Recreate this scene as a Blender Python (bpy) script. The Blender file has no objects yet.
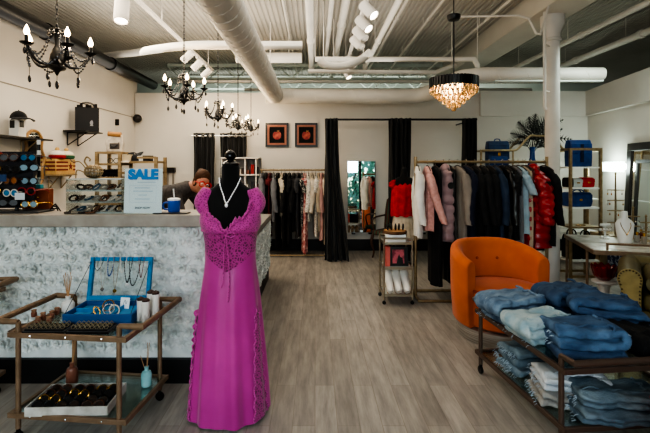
import bpy, bmesh, math, random
from mathutils import Vector, Matrix
PI = math.pi
R = math.radians
rnd = random.Random(7)
SC = bpy.context.scene
COL = SC.collection

def at(x, y, Y):
    """point of the room at depth Y seen at photograph position x, y"""
    return ((x - 315) * Y / 433.0, Y, 1.5 - (y - 166) * Y / 433.0)
def X_(x, Y): return (x - 315) * Y / 433.0
def Z_(y, Y): return 1.5 - (y - 166) * Y / 433.0

# ------------------------------------------------------------------ mesh builder
class MB:
    def __init__(s): s.v = []; s.f = []
    def add(s, v, f):
        o = len(s.v); s.v += [tuple(p) for p in v]; s.f += [tuple(i + o for i in q) for q in f]; return s
    def box(s, x0, x1, y0, y1, z0, z1):
        v = [(x0,y0,z0),(x1,y0,z0),(x1,y1,z0),(x0,y1,z0),(x0,y0,z1),(x1,y0,z1),(x1,y1,z1),(x0,y1,z1)]
        return s.add(v, [(0,3,2,1),(4,5,6,7),(0,1,5,4),(1,2,6,5),(2,3,7,6),(3,0,4,7)])
    def cbox(s, c, d):
        return s.box(c[0]-d[0]/2, c[0]+d[0]/2, c[1]-d[1]/2, c[1]+d[1]/2, c[2]-d[2]/2, c[2]+d[2]/2)
    def loft(s, rings, cap=True, closed=True, loop=False):
        n = len(rings[0]); v = [p for r in rings for p in r]; f = []
        m = len(rings)
        for i in range(m if loop else m - 1):
            a, b = i * n, ((i + 1) % m) * n
            for j in range(n if closed else n - 1):
                k = (j + 1) % n
                f.append((a + j, a + k, b + k, b + j))
        if cap and closed and not loop:
            f.append(tuple(range(n - 1, -1, -1))); f.append(tuple((m - 1) * n + j for j in range(n)))
        return s.add(v, f)
    def tube(s, pts, r, n=8, closed=False, cap=True):
        P = [Vector(p) for p in pts]; m = len(P); rings = []
        t0 = (P[1] - P[0]).normalized()
        up = Vector((0,0,1)) if abs(t0.z) < .9 else Vector((1,0,0))
        nx = t0.cross(up).normalized()
        for i in range(m):
            if closed: t = (P[(i+1) % m] - P[i-1]).normalized()
            elif i == 0: t = P[1] - P[0]
            elif i == m - 1: t = P[-1] - P[-2]
            else: t = (P[i+1] - P[i]).normalized() + (P[i] - P[i-1]).normalized()
            if t.length < 1e-9: t = t0
            t = t.normalized(); nx = nx - t * nx.dot(t)
            if nx.length < 1e-6: nx = t.orthogonal()
            nx.normalize(); ny = t.cross(nx)
            rr = r[i] if isinstance(r, (list, tuple)) else r
            if not closed and 0 < i < m - 1:
                c = (P[i+1]-P[i]).normalized().dot((P[i]-P[i-1]).normalized())
                rr = rr / max(.55, math.sqrt(max(0, (1 + c) / 2)))
            rings.append([P[i] + nx * rr * math.cos(2*PI*j/n) + ny * rr * math.sin(2*PI*j/n) for j in range(n)])
        return s.loft(rings, cap, True, closed)
    def lathe(s, prof, n=24, c=(0,0,0), sx=1, sy=1, cap=True):
        rings = [[(c[0] + r*sx*math.cos(2*PI*j/n), c[1] + r*sy*math.sin(2*PI*j/n), c[2] + z) for j in range(n)] for r, z in prof]
        return s.loft(rings, cap)
    def sph(s, c, r, n=12, m=8):
        if not isinstance(r, (tuple, list)): r = (r, r, r)
        rings = []
        for i in range(m + 1):
            a = -PI/2 + PI*i/m; q = max(math.cos(a), .02)
            rings.append([(c[0]+r[0]*q*math.cos(2*PI*j/n), c[1]+r[1]*q*math.sin(2*PI*j/n), c[2]+r[2]*math.sin(a)) for j in range(n)])
        return s.loft(rings)
    def grid(s, nu, nv, f):
        v = [f(i/nu, j/nv) for i in range(nu+1) for j in range(nv+1)]; q = []
        for i in range(nu):
            for j in range(nv):
                a = i*(nv+1)+j; q.append((a, a+nv+1, a+nv+2, a+1))
        return s.add(v, q)
    def prism(s, poly, d0, d1, plane='xz'):
        def P(a, b, d): return (a, d, b) if plane == 'xz' else ((d, a, b) if plane == 'yz' else (a, b, d))
        n = len(poly)
        v = [P(a, b, d0) for a, b in poly] + [P(a, b, d1) for a, b in poly]
        f = [tuple(range(n-1, -1, -1)), tuple(range(n, 2*n))] + [(i, (i+1) % n, n+(i+1) % n, n+i) for i in range(n)]
        return s.add(v, f)
    def xf(s, M, i0=0):
        for i in range(i0, len(s.v)): s.v[i] = tuple(M @ Vector(s.v[i]))
        return s
    def merge(s, o, M=None):
        return s.add([tuple(M @ Vector(p)) for p in o.v] if M else o.v, o.f)
    def build(s, name, mat, parent=None, loc=(0,0,0), rot=(0,0,0), smooth=40, bevel=0, sub=0, solid=0):
        me = bpy.data.meshes.new(name); me.from_pydata(s.v, [], s.f); me.update()
        bm = bmesh.new(); bm.from_mesh(me); bmesh.ops.recalc_face_normals(bm, faces=bm.faces); bm.to_mesh(me); bm.free()
        if smooth:
            me.polygons.foreach_set('use_smooth', [True]*len(me.polygons)); me.set_sharp_from_angle(angle=R(smooth))
        me.materials.append(mat)
        o = bpy.data.objects.new(name, me); COL.objects.link(o); o.location = loc; o.rotation_euler = rot
        if parent: o.parent = parent
        if solid: m = o.modifiers.new('solid', 'SOLIDIFY'); m.thickness = solid; m.offset = 0
        if bevel: m = o.modifiers.new('bevel', 'BEVEL'); m.width = bevel; m.segments = 2; m.limit_method = 'ANGLE'
        if sub: m = o.modifiers.new('sub', 'SUBSURF'); m.levels = sub; m.render_levels = sub
        return o

def thing(name, label, cat, loc=(0,0,0), rz=0, group=None):
    o = bpy.data.objects.new(name, None); COL.objects.link(o); o.empty_display_size = .1
    o.location = loc; o.rotation_euler = (0,0,rz); return tag(o, label, cat, group)
def tag(o, label, cat, group=None):
    o['label'] = label; o['category'] = cat
    if group: o['group'] = group
    return o
def struct(o): o['kind'] = 'structure'; return o
def stuff(o): o['kind'] = 'stuff'; return o
def dup(root, loc, rz=None, label=None, group=None):
    r = root.copy(); COL.objects.link(r); r.location = loc
    if rz is not None: r.rotation_euler = (root.rotation_euler[0], root.rotation_euler[1], rz)
    if label: r['label'] = label
    if group: r['group'] = group
    for ch in list(root.children):
        c = ch.copy(); COL.objects.link(c); c.parent = r
        for g in ch.children:
            d = g.copy(); COL.objects.link(d); d.parent = c
    return r
def arc(c, r, a0, a1, n, plane='xz'):
    out = []
    for i in range(n+1):
        a = a0 + (a1-a0)*i/n; u, w = r*math.cos(a), r*math.sin(a)
        out.append((c[0]+u, c[1], c[2]+w) if plane == 'xz' else ((c[0], c[1]+u, c[2]+w) if plane == 'yz' else (c[0]+u, c[1]+w, c[2])))
    return out
def spl(pts, n=6):
    """Catmull-Rom through points"""
    P = [Vector(p) for p in pts]; out = []
    for i in range(len(P)-1):
        p0 = P[max(i-1,0)]; p1 = P[i]; p2 = P[i+1]; p3 = P[min(i+2,len(P)-1)]
        for k in range(n):
            t = k/n
            out.append(.5*((2*p1)+(p2-p0)*t+(2*p0-5*p1+4*p2-p3)*t*t+(3*p1-p0-3*p2+p3)*t**3))
    out.append(P[-1]); return [tuple(p) for p in out]
def text_mb(s, size, off=0, ext=.0015, ax='LEFT', bev=0):
    c = bpy.data.curves.new('t', 'FONT'); c.body = s; c.size = size; c.extrude = ext; c.offset = off; c.bevel_depth = bev; c.bevel_resolution = 2; c.align_x = ax
    o = bpy.data.objects.new('t', c); COL.objects.link(o)
    dg = bpy.context.evaluated_depsgraph_get(); me = bpy.data.meshes.new_from_object(o.evaluated_get(dg))
    m = MB(); m.add([tuple(v.co) for v in me.vertices], [tuple(p.vertices) for p in me.polygons])
    bpy.data.objects.remove(o); bpy.data.curves.remove(c); bpy.data.meshes.remove(me); return m

# ------------------------------------------------------------------ materials
def lin(h):
    h = h.lstrip('#'); out = []
    for i in (0,2,4):
        c = int(h[i:i+2],16)/255; out.append(c/12.92 if c <= .04045 else ((c+.055)/1.055)**2.4)
    return out + [1]
MC = {}
def mat(name, col='#808080', rough=.5, metal=0, col2=None, scale=8, stretch=(1,1,1), bump=0, bscale=None, spec=.5,
        trans=0, emit=None, es=0, sheen=0, contrast=(.35,.65), ior=1.45, coat=0, kind='noise'):
    if name in MC: return MC[name]
    m = bpy.data.materials.new(name); m.use_nodes = True; nt = m.node_tree; N = nt.nodes; L = nt.links
    b = N['Principled BSDF']
    b.inputs['Base Color'].default_value = lin(col); b.inputs['Roughness'].default_value = rough; b.inputs['Metallic'].default_value = metal
    b.inputs['Specular IOR Level'].default_value = spec; b.inputs['Transmission Weight'].default_value = trans; b.inputs['IOR'].default_value = ior
    b.inputs['Sheen Weight'].default_value = sheen; b.inputs['Coat Weight'].default_value = coat
    if emit: b.inputs['Emission Color'].default_value = lin(emit); b.inputs['Emission Strength'].default_value = es
    tc = N.new('ShaderNodeTexCoord'); mp = N.new('ShaderNodeMapping'); mp.inputs['Scale'].default_value = stretch
    L.new(tc.outputs['Object'], mp.inputs['Vector'])
    if col2:
        if kind == 'voronoi':
            t = N.new('ShaderNodeTexVoronoi'); t.feature = 'DISTANCE_TO_EDGE'; o = t.outputs['Distance']
        elif kind == 'wave':
            t = N.new('ShaderNodeTexWave'); t.inputs['Distortion'].default_value = 1; o = t.outputs['Fac']
        else:
            t = N.new('ShaderNodeTexNoise'); t.inputs['Detail'].default_value = 6; o = t.outputs['Fac']
        t.inputs['Scale'].default_value = scale
        L.new(mp.outputs[0], t.inputs['Vector'])
        cr = N.new('ShaderNodeValToRGB'); cr.color_ramp.elements[0].position = contrast[0]; cr.color_ramp.elements[1].position = contrast[1]
        cr.color_ramp.elements[0].color = lin(col); cr.color_ramp.elements[1].color = lin(col2)
        L.new(o, cr.inputs[0]); L.new(cr.outputs[0], b.inputs['Base Color'])
    if bump:
        t2 = N.new('ShaderNodeTexNoise'); t2.inputs['Scale'].default_value = bscale or scale*6; t2.inputs['Detail'].default_value = 4
        L.new(mp.outputs[0], t2.inputs['Vector'])
        bp = N.new('ShaderNodeBump'); bp.inputs['Strength'].default_value = bump; bp.inputs['Distance'].default_value = .01
        L.new(t2.outputs['Fac'], bp.inputs['Height']); L.new(bp.outputs[0], b.inputs['Normal'])
    MC[name] = m; return m

def planks():
    m = bpy.data.materials.new('grey_planks'); m.use_nodes = True; nt = m.node_tree; N = nt.nodes; L = nt.links; b = N['Principled BSDF']
    tc = N.new('ShaderNodeTexCoord'); mp = N.new('ShaderNodeMapping'); mp.inputs['Rotation'].default_value = (0,0,R(90))
    L.new(tc.outputs['Object'], mp.inputs['Vector'])
    br = N.new('ShaderNodeTexBrick'); br.inputs['Scale'].default_value = 1; br.inputs['Brick Width'].default_value = 1.25; br.inputs['Row Height'].default_value = .13
    br.inputs['Mortar Size'].default_value = .002; br.inputs['Mortar Smooth'].default_value = .1; br.offset = .37
    br.inputs['Color1'].default_value = lin('#aba59d'); br.inputs['Color2'].default_value = lin('#98928a'); br.inputs['Mortar'].default_value = lin('#8c847a')
    L.new(mp.outputs[0], br.inputs['Vector'])
    m2 = N.new('ShaderNodeMapping'); m2.inputs['Scale'].default_value = (9, 1.1, 1); L.new(tc.outputs['Object'], m2.inputs['Vector'])
    n = N.new('ShaderNodeTexNoise'); n.inputs['Scale'].default_value = 2.2; n.inputs['Detail'].default_value = 9; n.inputs['Roughness'].default_value = .65; L.new(m2.outputs[0], n.inputs['Vector'])
    cr = N.new('ShaderNodeValToRGB'); cr.color_ramp.elements[0].position = .32; cr.color_ramp.elements[0].color = (.62,.617,.612,1); cr.color_ramp.elements[1].position = .66; cr.color_ramp.elements[1].color = (1.12,1.1,1.08,1)
    L.new(n.outputs['Fac'], cr.inputs[0])
    mx = N.new('ShaderNodeMix'); mx.data_type = 'RGBA'; mx.blend_type = 'MULTIPLY'; mx.inputs[0].default_value = 1
    L.new(br.outputs['Color'], mx.inputs[6]); L.new(cr.outputs[0], mx.inputs[7]); L.new(mx.outputs[2], b.inputs['Base Color'])
    b.inputs['Roughness'].default_value = .42
    bp = N.new('ShaderNodeBump'); bp.inputs['Strength'].default_value = .25; bp.inputs['Distance'].default_value = .004
    L.new(n.outputs['Fac'], bp.inputs['Height']); L.new(bp.outputs[0], b.inputs['Normal'])
    return m
def thin_glass(name, tint='#e8f4f0', refl=.12):
    m = bpy.data.materials.new(name); m.use_nodes = True; nt = m.node_tree; N = nt.nodes; L = nt.links; N.remove(N['Principled BSDF'])
    tr = N.new('ShaderNodeBsdfTransparent'); tr.inputs[0].default_value = lin(tint)
    gl = N.new('ShaderNodeBsdfGlossy'); gl.inputs['Roughness'].default_value = .03; gl.inputs[0].default_value = (.9,.95,.95,1)
    lw = N.new('ShaderNodeLayerWeight'); lw.inputs[0].default_value = .35
    ma = N.new('ShaderNodeMath'); ma.operation = 'MULTIPLY_ADD'; ma.inputs[1].default_value = .55; ma.inputs[2].default_value = refl
    L.new(lw.outputs['Fresnel'], ma.inputs[0])
    mx = N.new('ShaderNodeMixShader'); L.new(ma.outputs[0], mx.inputs[0]); L.new(tr.outputs[0], mx.inputs[1]); L.new(gl.outputs[0], mx.inputs[2])
    L.new(mx.outputs[0], N['Material Output'].inputs[0]); return m
def lace(name, c1, c2, scale=60):
    return mat(name, c1, .75, col2=c2, kind='voronoi', scale=scale, contrast=(.05,.28), sheen=.3)
def denim(name, c1, c2, fade=.5):
    m = mat(name, c1, .85, col2=c2, scale=6, stretch=(1,2.0,2.0), contrast=(.34,.86), bump=.6, bscale=90, sheen=0); return m

WALL = mat('wall_paint', '#cfcac2', .85, col2='#c8c3bb', scale=1.5, bump=.05, bscale=60)
WHITEP = mat('white_paint', '#cfc9c0', .6)
CEILM = mat('deck_paint', '#bcb8b0', .75, col2='#aca79e', scale=.8)
DUCTM = mat('duct_paint', '#e2ddd4', .5, col2='#d3cdc2', scale=1.5)
BLACKM = mat('black_metal', '#0c0b0b', .35, spec=.5)
BLACKF = mat('black_fabric', '#0b0b0c', .9, col2='#121214', scale=30, bump=.3, bscale=300, sheen=.08)
BLACKV = mat('black_velvet', '#070708', .95, sheen=.15)
BRASS = mat('brushed_brass', '#a38f70', .42, metal=.75, col2='#8d7a5c', scale=20)
BRONZE = mat('bronze_tube', '#8f765f', .42, metal=.35, col2='#7d6650', scale=15)
DBRONZE = mat('dark_bronze_tube', '#54443a', .45, metal=.35)
CHROME = mat('silver_metal', '#c8c8c8', .2, metal=1)
GOLD = mat('gold_metal', '#c89a4a', .25, metal=1)
MIRROR = mat('mirror_glass', '#e6ebea', .015, metal=1)
GLASS = thin_glass('clear_glass')
CLEAR = thin_glass('acrylic', '#f8fbfb', .03)
MAG = mat('magenta_satin', '#c23c95', .38, col2='#b03086', scale=3, sheen=.3)
MAGL = lace('magenta_lace', '#cc4a9f', '#9c2b76', 70)
MAGD = lace('dark_magenta_lace', '#b83a8a', '#66184e', 62)
ORANGE = mat('orange_velvet', '#c8642a', .8, col2='#b75621', scale=4, sheen=.12, bump=.1, bscale=200)
OLIVE = mat('olive_leather', '#6a5d34', .55, col2='#54492a', scale=6, bump=.1, bscale=80)
WOODL = mat('light_wood', '#9c8665', .65, col2='#806a48', scale=4, stretch=(1,8,8))
DARKW = mat('dark_wood', '#2c2320', .5, col2='#1d1614', scale=6)
PETAL = mat('white_petals', '#eceeeb', .85, col2='#d0d6d3', scale=7, contrast=(.40,.7))
SLAB = mat('counter_stone', '#a9a196', .45, col2='#988f84', scale=10)
BULB = mat('bulb_glow', '#fff2dd', .3, emit='#ffdcae', es=14)
LENS = mat('lamp_lens_glow', '#ffffff', .3, emit='#fff1da', es=12)
CRYST = mat('clear_crystal', '#f2d3a0', .04, trans=.8, ior=1.55, coat=.3)
BCRYST = mat('smoked_black_crystal', '#151215', .06, spec=.9, coat=.6)
SKIN = mat('skin', '#c98f74', .55, col2='#bd8167', scale=20)
HAIR = mat('brown_hair', '#553622', .6, col2='#38210f', scale=30, stretch=(1,1,6), spec=.25)
GREYK = mat('charcoal_knit', '#56514d', .95, col2='#454140', scale=40, bump=.4, bscale=120)
PAPER = mat('white_paper', '#f4f6f6', .7)
BLUE = mat('blue_plastic', '#0f4fae', .4)
BLUEV = mat('blue_velvet', '#2487b8', .8, col2='#1a76a8', scale=20, sheen=.1)
BLUEBAG = mat('blue_bag_leather', '#15427f', .5, col2='#0e2f62', scale=10, bump=.2)
REDF = mat('red_fabric', '#b3141c', .75, col2='#930f17', scale=15, bump=.2)
CREAM = mat('cream_fabric', '#cfc4b0', .85, col2='#bdb19c', scale=20, bump=.3)
CERAM = mat('white_ceramic', '#dcdad6', .3)
STEEL = mat('brushed_steel', '#c4beb6', .35, metal=.7, col2='#8f8982', scale=3, stretch=(1,1,40))
# ------------------------------------------------------------------ the setting
struct(MB().box(-7, 9, -3.2, 13, -.1, 0).build('floor', planks(), smooth=0))
m = MB(); xs = []; x = -7.0
prof = []
while x < 9:
    prof += [(x, 3.645), (x+.012, 3.625), (x+.04, 3.625), (x+.052, 3.645)]; x += .07
m.loft([[(a, -3.2, b) for a, b in prof], [(a, 13, b) for a, b in prof]], cap=False, closed=False)
struct(m.build('ceiling', CEILM, smooth=0))
LX = -3.2; BY = 7.7
struct(MB().box(LX-.12, LX, -3.2, BY+.12, 0, 2.36).box(LX-.12, LX-.012, -3.2, BY+.12, 2.36, 3.02).build('wall_left', WALL, smooth=0))
struct(MB().box(LX-.012, LX+.006, -3.2, BY, 2.352, 2.364).build('trim_1', mat('ledge_shadow_tone', '#8d857a', .7), smooth=0))  # thin ledge with its shadow line put into the darker colour
struct(MB().box(LX, 4.87, BY, BY+.12, 0, 2.8).build('wall_back', WALL, smooth=0))
# right wall: set at an angle to the back wall
RWA = Vector((4.85, BY, 0)); RWD = Vector((-70/433, -1, 0)).normalized(); RWN = Vector((-RWD.y, RWD.x, 0)) * -1   # RWN points into the room
if RWN.x > 0: RWN = -RWN
def rw(t, d, z):
    """point t metres along the right wall from the far corner, d metres out into the room"""
    p = RWA + RWD*t + RWN*d; return (p.x, p.y, z)
def rwbox(t0, t1, d0, d1, z0, z1):
    m = MB(); v = [rw(t0,d0,z0), rw(t1,d0,z0), rw(t1,d1,z0), rw(t0,d1,z0), rw(t0,d0,z1), rw(t1,d0,z1), rw(t1,d1,z1), rw(t0,d1,z1)]
    return m.add(v, [(0,3,2,1),(4,5,6,7),(0,1,5,4),(1,2,6,5),(2,3,7,6),(3,0,4,7)])
struct(rwbox(-.2, 11, -.12, 0, 0, 2.8).build('wall_right', WALL, smooth=0))
struct(MB().box(2.92, 4.83, BY-.07, BY, 2.38, 2.82).build('trim_2', WALL, smooth=0))
struct(rwbox(0, 11, 0, .07, 2.38, 2.82).build('trim_3', WALL, smooth=0))
struct(MB().box(LX, 4.8, BY-.02, BY, 0, .2).build('baseboard_back', mat('black_baseboard', '#141313', .5), smooth=0))
struct(rwbox(.02, 11, 0, .02, 0, .2).build('baseboard_right', mat('black_baseboard'), smooth=0))
GREENW = mat('pale_green_wall', '#c4cabf', .9, col2='#b2bbb0', scale=.7)
struct(MB().box(-7, 9, 11.2, 11.3, 0, 3.66).build('wall_far', GREENW, smooth=0))
struct(MB().box(-7.1, -7, -3.2, 13, 0, 3.66).build('wall_far_left', mat('grey_side_wall', '#b3aca0', .9), smooth=0))
struct(MB().box(8.9, 9, -3.2, 13, 0, 3.66).build('wall_far_right', mat('dim_side_wall', '#4d4a46', .9), smooth=0))
# shop front behind the photographer: piers, sill and lintel with three glazed bays
m = MB(); FY = -3.2
m.box(-7, -3.0, FY-.15, FY, 0, 3.66).box(4.4, 9, FY-.15, FY, 0, 3.66).box(-3, 4.4, FY-.15, FY, 0, .35).box(-3, 4.4, FY-.15, FY, 3.0, 3.66)
struct(m.build('wall_front', WALL, smooth=0))
for k in range(3):
    x0 = -3 + k*2.4667; x1 = x0 + 2.4667; m = MB()
    m.box(x0, x0+.05, FY-.1, FY-.04, .35, 3).box(x1-.05, x1, FY-.1, FY-.04, .35, 3).box(x0, x1, FY-.1, FY-.04, .35, .41).box(x0, x1, FY-.1, FY-.04, 2.94, 3)
    w = struct(m.build('window_%d' % (k+1), BLACKM, smooth=0))
    MB().box(x0+.05, x1-.05, FY-.075, FY-.065, .41, 2.94).build('pane', thin_glass('shop_front_glass', '#eef6f4', .03), w, smooth=0)
struct(MB().box(-30, 30, -45, FY-.15, -.2, -.1).build('ground', mat('pavement', '#8b8a86', .9, col2='#77766f', scale=2), smooth=0))
LEAF = mat('tree_leaves', '#6fae86', .7, col2='#c4e2cf', scale=2); BARK = mat('bark', '#4d3d2e', .9)
for k, (x, y, h, s, lab) in enumerate([(2.2,-9,5.2,2.3,'smaller leafy green street tree seen in the fitting room mirror'),
                                       (6.2,-12,7,2.3,'broad leafy green street tree beyond the shop front'),(-3.4,-11,6.5,2.0,'leafy green street tree on the counter side of the shop front')]):
    t = thing('street_tree', lab, 'tree', (x,y,-.1), 0, 'street trees outside')
    MB().tube([(0,0,0),(.05,.02,h*.35),(0,.1,h*.7)], [.16,.12,.06], 10).build('trunk', BARK, t)
    m = MB()
    for i in range(1500):
        while True:
            p = Vector((rnd.uniform(-1,1), rnd.uniform(-1,1), rnd.uniform(-1,1)))
            if .3 < p.length < 1: break
        p = Vector((p.x*s, p.y*s, p.z*s*1.05 + h*.45)); a = Vector((rnd.gauss(0,1),rnd.gauss(0,1),rnd.gauss(0,1))).normalized()*.2; b = a.orthogonal().normalized()*.11
        m.add([p-a, p+b, p+a, p-b], [(0,1,2,3)])
    stuff(m.build('foliage', LEAF, t, smooth=0))

# ------------------------------------------------------------------ ceiling: beam, column, ducts, pipes
tag(MB().box(2.66, 3.12, -3.1, 11, 3.33, 3.62).build('ceiling_beam', mat('beam_paint','#d0cabe',.7,col2='#beb7ab',scale=1), bevel=.01), 'white boxed ceiling beam resting on the white column', 'beam')
colm = thing('column', 'round white column standing behind the orange chair and clothes rack', 'column', (2.905, 5.3, 0))
PAINT = mat('column_paint', '#d6d1c9', .5, col2='#c9c3ba', scale=3)
MB().lathe([(.083,.0),(.083,3.02)], 28).build('shaft', PAINT, colm)
MB().lathe([(.083,3.02),(.1,3.03),(.1,3.05),(.088,3.06),(.092,3.12),(.12,3.2),(.135,3.22),(.135,3.33)], 28).build('capital', PAINT, colm)
MB().lathe([(.13,0),(.13,.03),(.1,.06),(.083,.08)], 28).build('foot', PAINT, colm)

def duct(name, label, pts, r, m=DUCTM, seams=0, cat='duct', n=20):
    t = thing(name, label, cat)
    MB().tube(pts, r, n).build('pipe_wall', m, t)
    if seams:
        P = [Vector(p) for p in pts]
        for i in range(len(P)-1):
            L = (P[i+1]-P[i]).length; d = (P[i+1]-P[i]).normalized(); k = int(L/seams)
            if k < 1: continue
            u = d.orthogonal().normalized(); w = d.cross(u); path = []
            for q in range(k*12+1):
                a = 2*PI*q/12; c = P[i] + d*L*q/(k*12); path.append(c + u*math.cos(a)*r + w*math.sin(a)*r)
            MB().tube(path, .006, 4).build('spiral_seam', m, t)
    return t
sd = duct('spiral_duct', 'large white spiral duct running overhead above the counter', [(-.66,-1,2.66),(-.66,7.05,2.66)], .145, seams=.16)
for y in (1.2, 3.8, 6.4): MB().tube([(-.66,y,2.80),(-.66,y,3.64)], .008, 6).build('hanger_rod', DUCTM, sd)
duct('cross_duct', 'white duct running across in front of the back wall below the far wall top', [(-.82,7.2,2.66),(1.55,7.2,2.66),(1.75,7.16,2.67),(1.9,7.0,2.7),(1.93,6.75,2.72)], .12, seams=.3)
duct('branch_duct', 'white duct passing behind the column with an open outlet end', [(1.93,6.85,2.72),(1.94,6.2,2.73),(2.02,5.95,2.73),(2.25,5.8,2.73),(3.85,5.8,2.73)], .088, seams=.35)
tag(MB().box(2.4, 3.84, 5.76, 5.84, 2.628, 2.642).build('duct_grille', mat('pale_strip','#e6efe9',.3), smooth=0), 'pale strip fixed along the underside of the branch duct', 'strip')
t = thing('black_duct', 'black round duct running along the top of the left wall', 'duct')
MB().tube([(-3.06,.5,3.03),(-3.06,8.2,3.03)], .085, 16).build('pipe_wall', BLACKM, t)
for y in (3.4, 4.95, 6.5): MB().lathe([(.1,-.03),(.1,.03)], 16).build('clamp', BLACKM, t, (-3.06,y,3.03), (R(90),0,0))
duct('curved_pipe', 'white curved pipe crossing the ceiling behind the spiral duct', spl([(-4.2,7.4,3.3),(-3.2,6.8,3.24),(-2.6,6.2,3.12),(-2.0,5.45,2.97),(-1.45,5.1,2.92),(-.9,5.1,2.92)])+[(-.15,5.1,2.92)], .05, cat='pipe')
pl = [('thin dark conduit left of the thick ceiling pipe', .62, 3.5, .014, 1, 10),('thin dark conduit between the spiral duct and the long pipes', -.4, 3.55, .014, 1, 10),('dark cable tray pipe right of the bright white pipe', 1.12, 3.52, .022, 1, 10),('small conduit along the left edge of the ceiling beam', 2.35, 3.5, .016, 1, 10),('straight ceiling pipe, leftmost of the long pipes beside the spotlight track', -.06, 3.2, .042, 1, 7.6),
      ('thin ceiling pipe between the leftmost long pipe and the spotlight track', .19, 3.36, .03, 1, 8.5),
      ('thick ceiling pipe just left of the spotlight track', .36, 3.42, .05, 1, 9.5),
      ('bright white ceiling pipe just right of the spotlight track', .86, 3.2, .035, 1, 7.5),
      ('white ceiling pipe running past the right side of the column', 3.62, 3.28, .035, 1, 9),
      ('upper grey ceiling pipe near the right wall', 4.45, 3.3, .05, 1, 9),
      ('thin ceiling conduit above the black chandeliers', -1.15, 3.5, .02, 1, 9),
      ('thin ceiling conduit right of the crystal chandelier', 1.55, 3.5, .018, 1, 11)]
for lab, x, z, r, y0, y1 in pl:
    t = thing('ceiling_pipe', lab, 'pipe', (0,0,0), 0, 'pipes under the ceiling')
    MB().tube([(x,y0,z),(x,y1,z)], r, 12).build('pipe_wall', DUCTM, t)
    for y in (4.3, 5.9, 7.4):
        MB().lathe([(r*1.25,-.03),(r*1.25,.03)], 12).build('coupling', DUCTM, t, (x,y,z), (R(90),0,0))
        MB().tube([(x,y+.3,z+r*.8),(x,y+.3,3.63)], .006, 6).build('hanger_rod', DUCTM, t)
cross = [('horizontal white pipe crossing right of the spotlight track with a drop at its end', [(.0,6.0,2.98),(2.2,6.0,2.98),(2.25,6.0,2.9),(2.25,6.0,2.78)], .035),
         ('lower crossing pipe with a slanted end near the crystal chandelier', [(-.1,6.3,2.88),(1.75,6.3,2.86),(2.05,6.3,2.98)], .03),
         ('flexible white hose looping under the long pipes', spl([(.05,5.6,2.86),(.16,5.6,2.80),(.4,5.6,2.80),(.6,5.6,2.88),(.72,5.6,2.98)]), .05),
         ('thin far crossing pipe above the back wall', [(-2.6,8.2,3.1),(4.6,8.2,3.1)], .03),
         ('lower far crossing pipe above the back wall', [(-1.5,9.2,3.12),(4.6,9.2,3.12)], .035),
         ('left crossing duct stub above the spiral duct', [(-1.2,6.6,3.15),(-.2,6.6,3.15)], .08)]
for lab, pts, r in cross:
    t = thing('crossing_pipe', lab, 'pipe', (0,0,0), 0, 'pipes crossing under the ceiling'); MB().tube(pts, r, 12).build('pipe_wall', DUCTM, t)
    for q in (.2, .8):
        k = int(q*(len(pts)-1)); p, e = Vector(pts[k]), Vector(pts[min(k+1,len(pts)-1)]); p = p.lerp(e, q if len(pts) < 4 else 0); MB().tube([(p.x,p.y,p.z+r*.9),(p.x,p.y,3.64)], .006, 6).build('hanger_rod', DUCTM, t)
# joists across, above the back wall
for k, (y, lab) in enumerate([(8.8,'pale steel joist above the back wall, nearer of the pair'),(10.0,'pale steel joist above the back wall, farther of the pair')]):
    t = thing('steel_joist', lab, 'joist', (0,0,0), 0, 'joists above the back wall')
    MB().box(-3,2.6,y,y+.05,3.52,3.58).build('top_chord', GREENW, t, smooth=0); MB().box(-3,2.6,y,y+.05,3.26,3.3).build('bottom_chord', GREENW, t, smooth=0)
    pts = [(-3+.28*i, y+.025, 3.28 if i % 2 else 3.54) for i in range(21)]
    MB().tube(pts, .012, 6).build('web', GREENW, t)
SPK = duct('sprinkler_pipe', 'thin white sprinkler pipe hanging on the left face of the column', [(2.73,5.15,3.335),(2.73,5.15,2.2),(2.75,5.15,2.17)], .018, cat='pipe', n=10)
for z in (2.95, 2.4): MB().tube([(2.73,5.15,z),(2.838,5.243,z)], .008, 6).build('pipe_clip', DUCTM, SPK)
t = thing('conduit', 'thin bent conduit from the crystal chandelier to the ceiling beam', 'conduit')
MB().tube([(1.545,4.9,3.19),(2.3,4.9,3.2),(2.42,4.9,3.17),(2.5,4.9,3.0),(2.55,4.9,2.99),(2.66,4.95,3.3),(2.68,4.95,3.34)], .012, 8).build('pipe_wall', DUCTM, t)

# ------------------------------------------------------------------ track spotlights
def spot(label, loc, aim, group, on=True, s=1):
    t = thing('track_spotlight', label, 'spotlight', loc, 0, group)
    d = Vector(aim).normalized(); q = d.to_track_quat('-Z', 'Y').to_matrix().to_4x4(); piv = Vector((0,0,-.12))
    MB().cbox((0,0,-.01), (.035,.09,.03)).build('adapter', WHITEP, t, bevel=.004)
    MB().tube([(0,0,-.02),(0,0,-.1)], .009, 8).build('stem', WHITEP, t)
    M = Matrix.Translation(piv) @ q
    MB().lathe([(.02,.085),(.05,.08),(.052,.07),(.052,-.1),(.046,-.1),(.044,-.085)], 20, cap=False).merge(MB().lathe([(.05,.08),(.001,.082)],20)).xf(M).build('housing', WHITEP, t)
    MB().lathe([(.044,-.086),(.001,-.084)], 20).xf(M).build('lens', LENS if on else WHITEP, t)
    t.scale = (s,s,s); return t
def track(label, x, z, y0, y1):
    t = thing('light_track', label, 'light track', (x,0,z))
    MB().box(-.02,.02,y0,y1,0,.03).build('rail', WHITEP, t, smooth=0)
    for y in (y0+.3, (y0+y1)/2, y1-.3): MB().tube([(0,y,.03),(0,y,3.63-z)], .006, 6).build('hanger_rod', WHITEP, t)
track('white spotlight track hanging near the middle of the ceiling', .5, 3.1, 1.2, 7.3)
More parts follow.
